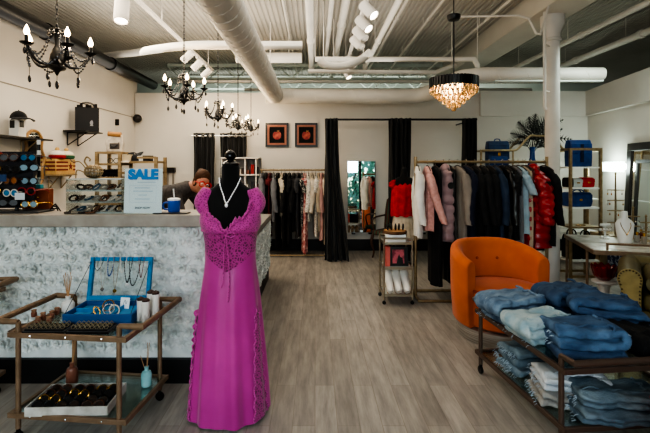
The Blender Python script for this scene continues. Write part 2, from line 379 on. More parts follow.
for y, lab, on in [(4.1,'lit spotlight, frontmost on the middle track',1),(4.5,'second spotlight from the front on the middle track',1),(4.85,'third spotlight from the front on the middle track',0),(5.2,'fourth spotlight from the front on the middle track, tilted low',0),
               (6.15,'white spotlight in the far cluster of the middle track, frontmost there',0),(6.5,'white spotlight in the far cluster of the middle track, middle one',0),(6.85,'lit white spotlight at the far end of the middle track',1)]:
    spot(lab, (.5, y, 3.1), (.45,-.35,-.6) if y < 5.5 else (.3,-.2,-.7), 'spotlights on the middle track', on, 1.0)
track('white spotlight track above the counter on the left', -1.75, 3.12, 2.5, 7.4)
for y, lab in [(5.95,'lit spotlight behind the second black chandelier, nearest on the counter track'),(6.45,'lit spotlight on the counter track, middle one'),(7.0,'lit spotlight on the counter track, farthest one')]:
    spot(lab, (-1.75, y, 3.12), (-.6,-.1,-.6), 'spotlights on the counter track', True, .95)
spot('white spotlight hanging alone near the front black chandelier', (-1.83, 4.1, 3.14), (.05,-.25,-1), 'spotlights on the counter track', True, 1.3)

# ------------------------------------------------------------------ black chandeliers
def chandelier(label, loc, W, group):
    s = W/.5; t = thing('candle_chandelier', label, 'chandelier', loc, rnd.uniform(0,1), group)
    def B(m, n, mt, par=t): return m.xf(Matrix.Scale(s,4)).build(n, mt, par)
    # chain up to the deck
    L = (3.62-loc[2])/s; m = MB(); k = int(L/.036)
    for i in range(k):
        z = .02 + .036*i; pts = [((.009*math.cos(a) if i % 2 else 0), (0 if i % 2 else .009*math.cos(a)), z + .024*math.sin(a)) for a in [2*PI*j/8 for j in range(8)]]
        m.tube(pts, .0035, 5, closed=True)
    B(m, 'chain', BLACKM)
    B(MB().lathe([(.05,L),(.05,L-.02),(.02,L-.035)],16), 'ceiling_cap', BLACKM)
    B(MB().lathe([(.006,0),(.012,-.03),(.05,-.04),(.055,-.05),(.02,-.06),(.014,-.16),(.03,-.19),(.045,-.23),(.05,-.27),(.03,-.3),(.06,-.315),(.062,-.325),(.02,-.35),(.006,-.38)],18), 'stem', BLACKM)
    for a in [2*PI*i/10 for i in range(10)]:
        B(MB().sph((.058*math.cos(a), .058*math.sin(a), -.075), (.008,.008,.018), 8, 5), 'crown_drop', BCRYST)
    for i in range(5):
        a = 2*PI*i/5; c, q = math.cos(a), math.sin(a); P = lambda r, z: (r*c, r*q, z)
        arm = B(MB().tube(spl([P(.03,-.26),P(.08,-.31),P(.15,-.30),P(.2,-.24),P(.22,-.195)],5), [.011]*20+[.008], 7), 'arm', BLACKM)
        B(MB().lathe([(.012,-.02),(.04,-.008),(.045,0),(.012,.004),(.012,.05)],14,(.22*c,.22*q,-.19)), 'candle_cup', BLACKM, arm)
        bl = B(MB().lathe([(.009,.05),(.017,.065),(.019,.08),(.012,.1),(.004,.118),(.001,.126)],10,(.22*c,.22*q,-.19)), 'bulb', BULB, arm)
        m = MB()
        for k in range(13):
            u = k/12; r = .05+.175*u; z = -.08-.12*u-.11*math.sin(PI*u); m.sph(P(r,z), .0088, 6, 4)
        m.tube([P(.05+.175*k/12, -.08-.01*k-.11*math.sin(PI*k/12)) for k in range(13)], .0025, 4)
        B(m, 'bead_swag', BCRYST)
        a2 = a + 2*PI/10; m = MB()
        for k in range(15):
            u = k/14; aa = a + 2*PI/5*u; r = .22-.05*math.sin(PI*u); m.sph((r*math.cos(aa), r*math.sin(aa), -.2-.13*math.sin(PI*u)), .0088, 6, 4)
        m.tube([((.22-.05*math.sin(PI*k/14))*math.cos(a+2*PI/5*k/14), (.22-.05*math.sin(PI*k/14))*math.sin(a+2*PI/5*k/14), -.2-.13*math.sin(PI*k/14)) for k in range(15)], .0025, 4)
        B(m, 'bead_swag', BCRYST)
        B(MB().tube([P(.235,-.2),P(.235,-.23)],.002,4).sph(P(.235,-.25),(.011,.011,.024),8,5), 'pendant', BCRYST)
        aa = a + PI/5
        B(MB().tube([(.17*math.cos(aa),.17*math.sin(aa),-.33),(.17*math.cos(aa),.17*math.sin(aa),-.4)],.002,4).sph((.17*math.cos(aa),.17*math.sin(aa),-.42),(.012,.012,.028),8,5), 'pendant', BCRYST)
    B(MB().tube([(0,0,-.38),(0,0,-.42)],.002,4).sph((0,0,-.45),(.014,.014,.032),8,6), 'pendant', BCRYST)
    ld = bpy.data.lights.new('candle_light','POINT'); ld.energy = 16*s; ld.color = (1,.78,.52); ld.shadow_soft_size = .12
    lo = bpy.data.objects.new('candle_light', ld); COL.objects.link(lo); lo.location = (loc[0], loc[1], loc[2]-.02)
    return t
for (x, y, Y, w), lab in zip([(57,17,3.33,.52),(184,66,4.8,.5),(218,94,5.7,.42),(238,108,6.5,.38),(251,114,7.15,.33)],
        ['frontmost and largest black candle chandelier above the counter','second black candle chandelier from the front','third black candle chandelier from the front, left of the far pair',
         'fourth black candle chandelier from the front, above the black dress form','farthest and smallest black candle chandelier, before the back wall']):
    p_ = at(x, y, Y); chandelier(lab, (p_[0], p_[1], p_[2]-.055), w, 'black chandeliers over the counter')

# ------------------------------------------------------------------ crystal chandelier
cx, cy, cz = 1.57, 4.9, 2.42
t = thing('crystal_chandelier', 'round crystal chandelier with a black ribbed ring, hanging left of the column', 'chandelier', (cx,cy,cz))
MB().lathe([(.012,.72),(.06,.73),(.075,.76),(.075,.785)],20).build('ceiling_cap', BLACKM, t)
MB().tube([(0,0,.03),(0,0,.74)], .008, 8).build('rod', BLACKM, t)
MB().tube([(0,0,.78),(0,0,1.2)], .006, 8).build('hanger_rod', BLACKM, t)
m = MB(); n = 44
for i in range(n):
    a = 2*PI*i/n; m2 = MB().cbox((.262,0,.02), (.018,.026,.105)); m.merge(m2, Matrix.Rotation(a,4,'Z'))
m.lathe([(.25,-.03),(.255,-.03),(.255,.07),(.25,.07)],44,cap=False).build('ribbed_ring', BLACKM, t, smooth=30)
m = MB()
for i in range(3): m.tube([(0,0,.03),(.25*math.cos(i*2.094),.25*math.sin(i*2.094),.03)],.006,6)
m.build('spokes', BLACKM, t)
dm = None
for r, z, n in [(.25,-.055,30),(.205,-.09,24),(.16,-.13,18),(.11,-.175,13),(.06,-.215,8),(.012,-.255,3)]:
    for i in range(n):
        a = 2*PI*i/n + r*9
        if dm is None:
            o = MB().lathe([(.002,.045),(.008,.035),(.016,0),(.02,-.018),(.012,-.04),(.002,-.048)],6).build('crystal_drop', CRYST, t, smooth=0); dm = o.data
        else:
            o = bpy.data.objects.new('crystal_drop', dm); COL.objects.link(o); o.parent = t
        o.location = (r*math.cos(a), r*math.sin(a), z)
for i in range(4):
    a = i*PI/2+.4; MB().sph((.11*math.cos(a),.11*math.sin(a),-.03),.022,10,6).build('bulb', BULB, t)
ld = bpy.data.lights.new('crystal_light','POINT'); ld.energy = 9; ld.color = (1,.76,.48); ld.shadow_soft_size = .1
lo = bpy.data.objects.new('crystal_light', ld); COL.objects.link(lo); lo.location = (cx,cy,cz-.06)

# ------------------------------------------------------------------ lamps, daylight and added fill
def area(name, loc, rot, sx, sy, e, col=(1,1,1)):
    d = bpy.data.lights.new(name, 'AREA'); d.shape = 'RECTANGLE'; d.size = sx; d.size_y = sy; d.energy = e; d.color = col
    o = bpy.data.objects.new(name, d); COL.objects.link(o); o.location = loc; o.rotation_euler = rot; return o
area('shop_front_daylight', (-.5,-3.0,2.55), (R(60),0,R(3)), 4.6, .8, 125, (.86,.94,1))
area('ceiling_fill', (-1.0,4.4,2.9), (R(180),0,0), 4.2, 5, 56, (1,.96,.89))  # fill added to brighten the ceiling from below, no fixture belongs to it
area('ceiling_wash', (-.6,4.0,3.3), (0,0,0), 2.2, 4, 36, (1,.93,.83))
area('counter_wash', (-2.2,5.4,3.1), (0,R(-25),0), .8, 3.6, 55, (1,.88,.7))
area('back_daylight', (1,9.4,3.0), (R(75),0,0), 8, .6, 80, (.93,1,.94))
area('etagere_fill', (3.6,5.0,2.9), (R(20),0,0), .5, .5, 12, (.85,1,.93))  # fill added to brighten the bag shelf and marble table
w = bpy.data.worlds.new('sky'); SC.world = w; w.use_nodes = True; nt = w.node_tree; bg = nt.nodes['Background']
sk = nt.nodes.new('ShaderNodeTexSky'); sk.sky_type = 'NISHITA'; sk.sun_elevation = R(40); sk.sun_rotation = R(200); sk.sun_disc = False
nt.links.new(sk.outputs[0], bg.inputs[0]); bg.inputs[1].default_value = .55
cam = bpy.data.cameras.new('camera'); co = bpy.data.objects.new('camera', cam); COL.objects.link(co); SC.camera = co
co.location = (0,0,1.5); co.rotation_euler = (R(90),0,0); cam.lens = 36*433/650; cam.sensor_width = 36; cam.shift_x = 10/650; cam.shift_y = -50.5/650; cam.clip_start = .05
SC.view_settings.view_transform = 'AgX'; SC.view_settings.look = 'AgX - High Contrast'
SC.view_settings.exposure = .12
SC.cycles.use_denoising = True
# ------------------------------------------------------------------ counter with the white flower panels
def flowers(m, n_u, n_v, place, s0, rr):
    for i in range(n_u):
        for j in range(n_v):
            p, nrm, ux = place((i + (.5 if j % 2 else 0) + rr.uniform(-.22,.22))/n_u, (j + .5 + rr.uniform(-.2,.2))/n_v)
            p = Vector(p); nrm = (Vector(nrm) + Vector((rr.uniform(-.25,.25), rr.uniform(-.25,.25), rr.uniform(-.25,.25)))).normalized()
            u = nrm.orthogonal().normalized(); w = nrm.cross(u); s = s0*rr.uniform(.75,1.2)
            for ring, (r, cnt, tilt, lift) in enumerate([(1.0,8,.2,.0),(.72,7,.7,.13),(.48,5,1.1,.22),(.25,4,1.4,.3)]):
                off = rr.uniform(0,6)
                for k in range(cnt):
                    a = off + 2*PI*k/cnt; d = u*math.cos(a) + w*math.sin(a); e = nrm.cross(d); hw = r*s*.62
                    b = p + nrm*(lift*s)
                    tip = b + d*(r*s*math.cos(tilt)) + nrm*(r*s*math.sin(tilt)*.8)
                    mid = b + d*(r*s*.55*math.cos(tilt)) + nrm*(r*s*.35*math.sin(tilt)) - nrm*(.05*s)
                    m.add([b, mid - e*hw*.8, mid, mid + e*hw*.8, tip - e*hw*.55 - nrm*.06*s, tip + nrm*.05*s, tip + e*hw*.55 - nrm*.06*s],
                          [(0,1,2),(0,2,3),(1,4,5,2),(2,5,6,3)])
ct = thing('shop_counter', 'pale stone-topped shop counter faced with white artificial roses, behind the dress form', 'counter', (0,0,0))
CF, CB, CR, CL = 2.97, 3.34, -.6, -3.12
MB().box(CL, CR, CF-.01, CB, 1.083, 1.164).build('counter_top', SLAB, ct, bevel=.004)
MB().box(CL, CR-.05, CF+.06, CB-.04, .16, 1.083).build('body', WHITEP, ct, smooth=0)
MB().box(CL, CR-.04, CF+.015, CB-.04, 0, .165).build('kick_board', mat('black_kick','#0d0c0c',.5), ct, smooth=0)
m = MB(); rr = random.Random(3)
m.box(CL, CR-.03, CF+.05, CF+.06, .165, 1.083)
flowers(m, 29, 10, lambda u, v: ((CL+.25+(CR-CL-.28)*u, CF+.045, .165+.045+(.885)*v), (0,-1,0), None), .05, rr)
m.box(CR-.05, CR-.045, CF+.05, CB-.04, .165, 1.083); flowers(m, 5, 11, lambda u, v: ((CR-.035, CF+.05+.25*u, .2+.88*v), (1,0,0), None), .058, rr)
stuff(m.build('flower_panel', PETAL, ct, smooth=0))
WL, WF = -1.18, 5.82
lw = thing('low_counter', 'lower side wing of the counter with a rose-covered end, right of the dress form', 'counter', (0,0,0))
MB().box(WL, CR+.012, CB+.012, WF, .785, .855).build('counter_top', mat('grey_top','#8d8a84',.5,col2='#7d7a75',scale=8), lw, bevel=.004)
MB().box(WL+.03, CR-.05, CB+.03, WF-.03, .14, .785).build('body', WHITEP, lw, smooth=0)
MB().box(WL+.03, CR-.02, CB+.03, WF-.02, 0, .14).build('kick_board', mat('black_kick'), lw, smooth=0)
m = MB(); m.box(CR-.05, CR-.045, CB+.02, WF-.02, .14, .785)
flowers(m, 40, 10, lambda u, v: ((CR-.035, CB+.05+(WF-CB-.07)*u, .165+.03+.59*v), (1,0,0), None), .072, rr)
stuff(m.build('flower_panel', PETAL, lw, smooth=0))

# ------------------------------------------------------------------ dress form and dress
DX, DY = -.515, 2.64
df = thing('dress_form', 'black dress form standing in front of the rose counter under the magenta dress', 'dress form', (DX,DY,0))
MB().lathe([(.14,0),(.14,.012),(.05,.03),(.02,.06)],24).build('base', BLACKM, df)
MB().tube([(0,0,.04),(0,0,.8)], .017, 10).build('pole', BLACKM, df)
def ell(z, rx, ry, cy=0, cx=0, n=40): return [(cx+rx*math.cos(2*PI*j/n), cy+ry*math.sin(2*PI*j/n), z) for j in range(n)]
MB().loft([ell(.72,.13,.1), ell(.8,.155,.12), ell(.9,.135,.105), ell(.97,.118,.095), ell(1.05,.125,.1), ell(1.15,.15,.122,-.01), ell(1.22,.155,.118,-.008), ell(1.28,.158,.095), ell(1.32,.16,.07), ell(1.35,.14,.055), ell(1.375,.1,.05), ell(1.4,.068,.048), ell(1.43,.056,.048), ell(1.49,.055,.048), ell(1.505,.05,.044)]).build('torso', BLACKV, df, smooth=60)
MB().lathe([(.05,0),(.052,.01),(.045,.02),(.018,.03),(.02,.038),(.034,.05),(.036,.065),(.026,.082),(.012,.092),(.002,.096)],24,(0,0,1.503)).build('neck_finial', mat('black_gloss','#0b0b0b',.2), df)
dr = thing('evening_dress', 'long magenta satin and lace dress on the black dress form', 'dress', (DX,DY,0))
prof = [(1.20,.168,.128),(1.16,.17,.138),(1.12,.167,.135),(1.08,.16,.122),(1.03,.154,.112),(.97,.151,.11),(.90,.153,.116),(.82,.164,.13),(.72,.177,.145),(.60,.188,.158),(.46,.2,.172),(.32,.211,.182),(.18,.222,.192),(.06,.231,.2),(.012,.234,.204)]
def body(z):
    for (z0,a0,b0),(z1,a1,b1) in zip(prof, prof[1:]):
        if z1 <= z <= z0:
            u = (z0-z)/(z0-z1); return a0+(a1-a0)*u, b0+(b1-b0)*u
    return prof[0][1:] if z > prof[0][0] else prof[-1][1:]
def fold(th, z):
    k = max(0, min(1, (.95-z)/.7))
    return 1 + k*(.035*math.sin(9*th+.6) + .028*math.sin(14*th+2*z) + .02*math.sin(5*th+1.3))
def surf(th, z, off=0):
    a, b = body(z); f = fold(th, z); sway = -.012*max(0,(.9-z))
    return ((a+off)*f*math.cos(th)+sway, (b+off)*f*math.sin(th), z)
FRONT = -PI/2
def seam(th):   # V seam under the lace midriff, lowest at the front centre
    d = abs(math.atan2(math.sin(th-FRONT), math.cos(th-FRONT))); return .985 - .105*max(0, 1-d/1.15)
nt_ = 120
m = MB(); rings = []
for i in range(41):
    v = i/40; ring = []
    for j in range(nt_):
        th = 2*PI*j/nt_; z0 = seam(th); ring.append(surf(th, z0 + (.014 + .035*max(0,math.sin(th+.5)) - z0)*v, .003))
    rings.append(ring)
m.loft(rings, cap=False).build('skirt', MAG, dr, smooth=70)
m = MB(); rings = []
for i in range(9):
    v = i/8; rings.append([surf(2*PI*j/nt_, 1.115 + (seam(2*PI*j/nt_)-.004-1.115)*v, .002) for j in range(nt_)])
m.loft(rings, cap=False).build('lace_midriff', MAGD, dr, smooth=70)
NKL = [(0,1.125),(.022,1.13),(.042,1.18),(.092,1.195),(.112,1.225),(.132,1.29),(.155,1.32),(.2,1.32)]
def neckline(th):
    x = .172*math.cos(th)
    if math.sin(th) > 0: return 1.25
    a = abs(x)
    for (a0,z0),(a1,z1) in zip(NKL, NKL[1:]):
        if a0 <= a <= a1: return z0+(z1-z0)*(a-a0)/(a1-a0) + .006*math.sin(a*260)
    return 1.33
m = MB(); rings = []
for i in range(11):
    v = i/10; ring = []
    for j in range(nt_):
        th = 2*PI*j/nt_; zt = neckline(th); z = 1.105 + (zt-1.105)*v
        a, b = body(min(z,1.2)); puff = .014*math.sin(PI*min(1,v*1.4))*(1 if math.sin(th) < .2 else .3) * (1-.8*math.exp(-((math.cos(th))/.12)**2))
        if z > 1.2: k = (z-1.2)/.11; b = b*(1-.35*k)
        ring.append(((a+puff+.003)*math.cos(th), (b+puff+.003)*math.sin(th)*(1), z))
    rings.append(ring)
m.loft(rings, cap=False).build('bust', MAGL, dr, smooth=70)
m = MB()   # ruched band and edging along the neckline
m.tube([surf(FRONT+a, 1.115+.004*math.sin(a*40), .006) for a in [(-1.3+2.6*i/30) for i in range(31)]], .006, 6)
m.build('bust_band', MAG, dr)
m = MB(); pts = []
for i in range(61):
    th = FRONT + (-1.35+2.7*i/60); zt = neckline(th); a, b = body(min(zt,1.2)); k = max(0,(zt-1.2)/.11); b *= 1-.35*k
    pts.append(((a+.008)*math.cos(th), (b+.008)*math.sin(th), zt + .006*math.sin(i*2.1)))
m.tube(pts, .009, 6).build('neck_edging', MAGL, dr)
for s in (-1, 1):
    m = MB(); rings = []
    for i in range(13):
        v = i/12; z = 1.362 - .165*v; c = s*(.134 + .026*math.sin(PI*min(1,v*.8)) + .012*v)
        r = .02 + .039*math.sin(PI*min(1,.12+v*.86))**.8; ring = []
        for j in range(28):
            a = 2*PI*j/28; g = 1 + .06*math.sin(7*a+3*v)
            ring.append((c + r*.82*g*math.cos(a), -.012 + r*1.0*g*math.sin(a), z + .01*math.cos(a)*s))
        rings.append(ring)
    m.loft(rings).build('puff_sleeve', MAGL, dr, smooth=70)
# lace side panels with ruffled edges, and the tie
for side, (t0, t1, zt) in enumerate([(PI*1.02, PI*1.20, .64), (PI*1.76, PI*1.98, .66)]):
    m = MB()
    def f(u, v, t0=t0, t1=t1, zt=zt):
        z = zt + (.02-zt)*u; w = .25 + .75*u**.7; tc = (t0+t1)/2; th = tc + (t1-t0)*(v-.5)*w
        p = surf(th, z, .008 + .006*math.sin(u*50+v*4)*(abs(v-.5)*2)**2); return p
    m.grid(40, 8, f).build('lace_panel', MAGD, dr, smooth=70)
    m = MB()
    for e in (0, 1):
        m.tube([f(u/60, e) if False else tuple(Vector(f(u/60, e)) + Vector((.0025*math.sin(u*1.9), -.003, .002*math.cos(u*1.9)))) for u in range(61)], .0045, 6)
    if side == 0:
        m.grid(50, 2, lambda u, v: tuple(Vector(f(u, 0)) + Vector((-.012*v*(1+.8*math.sin(u*46)), -.006*v+.006*math.sin(u*60)*v, 0))))
    m.build('lace_ruffle', MAGL, dr, smooth=70)
m = MB(); y0 = -.136
for s in (-1, 1):
    m.tube(spl([(0.0,y0-.005,1.10),(s*.03,y0-.012,1.12),(s*.055,y0-.006,1.10),(s*.03,y0-.012,1.088),(0,y0-.006,1.098)],5), .004, 6)
    m.tube(spl([(0,y0-.006,1.098),(s*.012,y0-.008,1.0),(s*.018+.004,y0-.012,.85),(s*.02-.004,y0-.026,.76-s*.04)],6), .0035, 6)
m.build('tie', MAGL, dr)
nk = thing('necklace', 'sparkling silver necklace round the neck of the black dress form', 'necklace', (DX,DY,0))
m = MB(); pts = spl([(-.064,-.02,1.425),(-.052,-.055,1.385),(-.028,-.085,1.335),(0,-.121,1.285),(.028,-.085,1.335),(.052,-.055,1.385),(.064,-.02,1.425)],8)
m.tube(pts, .003, 6)
for p in pts[::2]: m.sph(p, .0048, 6, 4)
m.build('chain', mat('silver_glow','#f0f0f0',.15,metal=.6,emit='#ffffff',es=.1), nk)  # faint emission added to the silver as sparkle
MB().sph((0,-.125,1.272), (.01,.006,.014), 8, 6).build('pendant', mat('silver_glow'), nk)

# ------------------------------------------------------------------ the woman leaning over the low counter
def capsules(m, pts, rad, n=14):
    rings = []
    for i in range(len(pts)-1):
        p, q = Vector(pts[i]), Vector(pts[i+1]); m.tube([p, q], [rad[i], rad[i+1]], n)
    for p, r in zip(pts, rad): m.sph(p, r, n, 8)
def remesh(o, vox, it=4):
    r = o.modifiers.new('fuse','REMESH'); r.mode = 'VOXEL'; r.voxel_size = vox; r.use_smooth_shade = True
    s = o.modifiers.new('soften','SMOOTH'); s.iterations = it; s.factor = .5
pr = thing('person', 'person with tied brown hair and red glasses bent over behind the counter, charcoal sweater', 'person', (-1.7,4.3,0))
O = Vector((-1.7,4.3,0))
def W(*p): return tuple(Vector(p) - O)
pel, spm, che, nkb, nkt = W(-1.74,4.3,.86), W(-1.64,4.28,.98), W(-1.43,4.24,1.165), W(-1.235,4.21,1.285), W(-1.175,4.19,1.31)
rs, re, rwr = W(-1.33,4.05,1.245), W(-1.235,3.97,1.03), W(-1.03,4.06,.905)
ls, le, lwr = W(-1.27,4.42,1.26), W(-1.13,4.5,1.04), W(-.97,4.36,.905)
hipR, kneeR, ankR = W(-1.75,4.2,.9), W(-1.69,4.19,.49), W(-1.76,4.2,.09)
hipL, kneeL, ankL = W(-1.73,4.4,.9), W(-1.67,4.41,.49), W(-1.74,4.4,.09)
# head frame: looking down and to the right
F = Vector((.55,-.80,-.16)).normalized(); U0 = Vector((.30,.0,.95)); U = (U0 - F*U0.dot(F)).normalized(); S = F.cross(U).normalized()
HC = Vector(W(-1.09,4.17,1.335))
def H(f, u, s): return tuple(HC + F*f + U*u + S*s)
HM = Matrix(((S.x,F.x,U.x,HC.x),(S.y,F.y,U.y,HC.y),(S.z,F.z,U.z,HC.z),(0,0,0,1))) @ Matrix.Diagonal((.9,.92,.95,1))   # local x = side, y = front, z = up
m = MB()
capsules(m, [pel, spm, che, nkb], [.14,.125,.135,.06])
capsules(m, [nkb, nkt, H(-.02,-.06,0)], [.055,.05,.05])
for a, b, c in ((rs,re,rwr),(ls,le,lwr)):
    capsules(m, [nkb, a], [.06,.06]); capsules(m, [a, b, c], [.052,.042,.026])
    pd = (Vector(c)-Vector(b)).normalized(); pd = Vector((pd.x, pd.y, -.1)).normalized(); side = Vector((0,0,1)).cross(pd).normalized(); c = Vector(c)
    capsules(m, [c, c+pd*.045+side*.012, c+pd*.085+side*.012], [.024,.026,.022]); capsules(m, [c+pd*.05-side*.016, c+pd*.085-side*.014], [.024,.02])
    for k, (o_, l) in enumerate([(.036,.065),(.013,.078),(-.011,.073),(-.034,.056)]):
        b0 = c+pd*.085+side*o_; capsules(m, [b0, b0+pd*l*.55+Vector((0,0,.006)), b0+pd*l+Vector((0,0,-.012))], [.0088,.008,.0068], 8)
    th = side if a is rs else side; capsules(m, [c+pd*.03+side*.02, c+pd*.06+side*.05, c+pd*.09+side*.058], [.014,.011,.009], 8)
for a, b, c in ((hipR,kneeR,ankR),(hipL,kneeL,ankL)):
    capsules(m, [pel, a, b, c], [.13,.09,.06,.04]); capsules(m, [c, tuple(Vector(c)+Vector((.06,0,-.045))), tuple(Vector(c)+Vector((.15,0,-.055)))], [.045,.04,.03])
hd = MB()
hd.sph((0,-.015,.03), (.074,.092,.088), 20, 14).sph((0,.022,-.035), (.058,.066,.078), 20, 14).sph((0,.055,-.085), (.03,.03,.026), 12, 8)
hd.tube([(0,.088,.01),(0,.108,-.028)], [.009,.014], 8).sph((0,.103,-.03), (.016,.014,.011), 8, 6)
hd.sph((0,.085,-.062), (.024,.012,.01), 10, 6)
for s in (-1,1): hd.sph((s*.076,-.01,-.01), (.012,.02,.03), 10, 8).sph((s*.045,.058,-.03), (.022,.02,.02), 10, 6)
hd.xf(HM); m.merge(hd)
bd = m.build('body', SKIN, pr); remesh(bd, .0045, 3)
MB().sph((0,.0915,-.062), (.02,.008,.0055), 10, 6).xf(HM).build('lips', mat('lip_red','#a4453f',.5), pr)
for s in (-1,1): MB().sph((s*.03,.083,.004), (.013,.008,.008), 10, 6).xf(HM).build('eye', mat('eye_white','#e8e4de',.3), pr); MB().sph((s*.03,.09,.002), (.005,.003,.005), 8, 6).xf(HM).build('iris', mat('iris_dark','#1c120c',.3), pr)
hm = MB()
hm.sph((0,-.024,.056), (.083,.094,.085), 22, 14).sph((.068,-.03,.0),(.022,.045,.06),10,8).sph((-.068,-.03,.0),(.022,.045,.06),10,8).sph((0,-.055,-.02), (.08,.062,.07), 18, 12).sph((0,-.105,.095), (.045,.043,.045), 14, 10).tube([(-.07,-.03,.03),(-.074,-.01,-.03)],[.02,.008],8).tube([(.07,-.03,.03),(.074,-.01,-.03)],[.02,.008],8)
hr = hm.xf(HM).build('hair', HAIR, pr); remesh(hr, .007, 2)
g = MB()
for s in (-1,1):
    g.tube([(s*.036+.032*math.cos(a), .102-.004*abs(math.cos(a)), .002+.026*math.sin(a)) for a in [2*PI*i/18 for i in range(18)]], .005, 6, closed=True)
    g.tube([(s*.068,.097,.008),(s*.078,.04,.006),(s*.078,-.02,.0)], .004, 6)
g.tube([(-.006,.106,.006),(.006,.106,.006)], .004, 6)
g.xf(HM).build('glasses', mat('red_plastic_glow','#d3121f',.35,emit='#d3121f',es=.03), pr)  # faint red emission brightens the plastic, though it is no lamp
m = MB()
capsules(m, [W(-1.76,4.3,.9), pel, spm, che, tuple(Vector(nkb)-Vector((.01,0,.0)))], [.155,.158,.142,.155,.075])
for a, b, c in ((rs,re,rwr),(ls,le,lwr)): capsules(m, [nkb, a], [.07,.082]); capsules(m, [a, b, tuple(Vector(c)-(Vector(c)-Vector(b)).normalized()*.03)], [.075,.062,.045])
sw = m.build('sweater', GREYK, pr); remesh(sw, .012, 5)
m = MB()
for a, b, c in ((hipR,kneeR,ankR),(hipL,kneeL,ankL)): capsules(m, [pel, a, b, c], [.14,.102,.075,.06])
tr = m.build('trousers', BLACKF, pr); remesh(tr, .014, 3)
for c in (ankR, ankL): MB().sph(tuple(Vector(c)+Vector((.06,0,-.045))), (.13,.05,.05), 14, 8).build('shoe', BLACKM, pr)

# ------------------------------------------------------------------ things on the counter
CZ = 1.1645
def sunglasses(parent=None, label=None, loc=(0,0,0), rz=0, group=None, fr=None, ln=None, tilt=0, s=1, folded=False):
    t = thing('sunglasses', label, 'sunglasses', loc, rz, group); t.rotation_euler = (tilt,0,rz)
    g = MB()
    for q in (-1,1):
        g.tube([(q*.034+.03*math.cos(a), 0, .024*math.sin(a)) for a in [2*PI*i/16 for i in range(16)]], .0042, 6, closed=True)
    g.tube([(-.006,0,.008),(.006,0,.008)],.0035,6); g.xf(Matrix.Scale(s,4)).build('frame', fr, t)
    for q in (-1,1):
        MB().lathe([(.029,0),(.02,-.003),(.001,-.004)],16,sy=.8).xf(Matrix.Scale(s,4) @ Matrix.Translation((q*.034,0,0)) @ Matrix.Rotation(R(90),4,'X')).build('lens', ln, t)
        pts = [(q*.063,.004,.008),(q*.066,.06,.008),(q*.066,.11,.004),(q*.064,.135,-.014)] if not folded else [(q*.063,.004,.008),(q*.03,.012,.006),(-q*.05,.016,-.002)]
        MB().tube(pts,.0028,5).xf(Matrix.Scale(s,4)).build('temple', fr, t)
    return t
LB, LD, LA, LK, LP = mat('blue_lens','#2f7fb0',.08,metal=.4), mat('dark_lens','#0a0a0c',.08), mat('amber_lens','#9a5b2c',.1), mat('smoke_lens','#5c6064',.08), mat('pale_lens','#86a2b0',.08)
FK, FR_, FT, FG, FW = BLACKM, mat('red_frame','#9c1b20',.3), mat('tortoise','#5b341c',.3,col2='#1d0f08',scale=120), GOLD, mat('clear_frame','#cfc7bd',.2)
st = thing('sunglasses_stand', 'dark revolving sunglasses stand on the far left of the counter', 'stand', at(14,211,3.16)[:2]+(CZ,))
MB().box(-.24,.24,-.1,.1,0,.014).build('base', mat('dark_grey_base','#3a3a3a',.4), st, bevel=.004)
MB().box(-.17,.15,-.012,.012,.03,.44).build('panel', mat('navy_panel','#1a1b22',.5), st)
MB().tube([(0,.03,.01),(0,.03,.44)],.014,8).build('pole', BLACKM, st)
for k in range(5): MB().box(-.2,.2,-.03,-.012,.06+.085*k,.066+.085*k).build('rack_bar', CLEAR, st, smooth=0)
names = ['top','second','third','fourth','bottom']; cols = ['left','middle','right']
combo = [(FR_,LA,'red framed sunglasses with amber lenses'),(FT,LK,'tortoiseshell sunglasses with smoke lenses'),(FK,LB,'black sunglasses with blue mirror lenses'),
         (FG,LB,'gold framed sunglasses with blue lenses'),(FK,LD,'black framed sunglasses with dark lenses'),(FK,LP,'black framed sunglasses with pale lenses'),
         (FW,LK,'clear framed sunglasses with smoke lenses'),(FT,LA,'tortoiseshell sunglasses with amber lenses'),(FK,LP,'black framed glasses with pale lenses'),
         (FG,LD,'gold framed sunglasses with dark lenses'),(FW,LB,'clear framed sunglasses with blue lenses'),(FR_,LD,'red framed sunglasses with dark lenses'),
         (FK,LB,'black framed sunglasses with blue lenses'),(FK,LK,'black framed sunglasses with smoke lenses'),(FG,LP,'gold framed glasses with pale lenses')]
bx, by = st.location[0], st.location[1]
for k in range(5):
    for c in range(3):
        fr, ln, d = combo[k*3+c]
        sunglasses(None, d + ', %s row of the counter stand, %s' % (names[k], cols[c]), (bx-.125+.13*c+rnd.uniform(-.012,.012), by-.05-.01*(c % 2), CZ+.405-.085*k+rnd.uniform(-.01,.01)), rnd.uniform(-.35,.35), 'sunglasses on the counter stand', fr, ln, 0, 1.05)
for k, (x, z, c, lab) in enumerate([(-.03,.25,'#1d3f6b','blue swing card on the sunglasses stand'),(.1,.12,'#cfd5da','white price card low on the sunglasses stand'),(-.12,.05,'#b9c3cd','pale card at the bottom of the sunglasses stand')]):
    tag(MB().box(-.035,.035,-.001,.001,-.025,.025).build('card', mat('card%d' % k, c, .5), None, (bx+x, by-.085, CZ+z)), lab, 'card', 'cards on the sunglasses stand')
lb = thing('leather_box', 'rust brown box on the counter behind the sunglasses stand', 'box', at(38,209,3.27)[:2]+(CZ,))
BRN = mat('rust_leather','#8a4526',.6,col2='#773a1f',scale=12)
MB().box(-.1,.1,-.03,.03,0,.165).build('box_body', BRN, lb, bevel=.004); MB().sph((.02,-.033,.1),.008,8,6).build('stud', GOLD, lb)
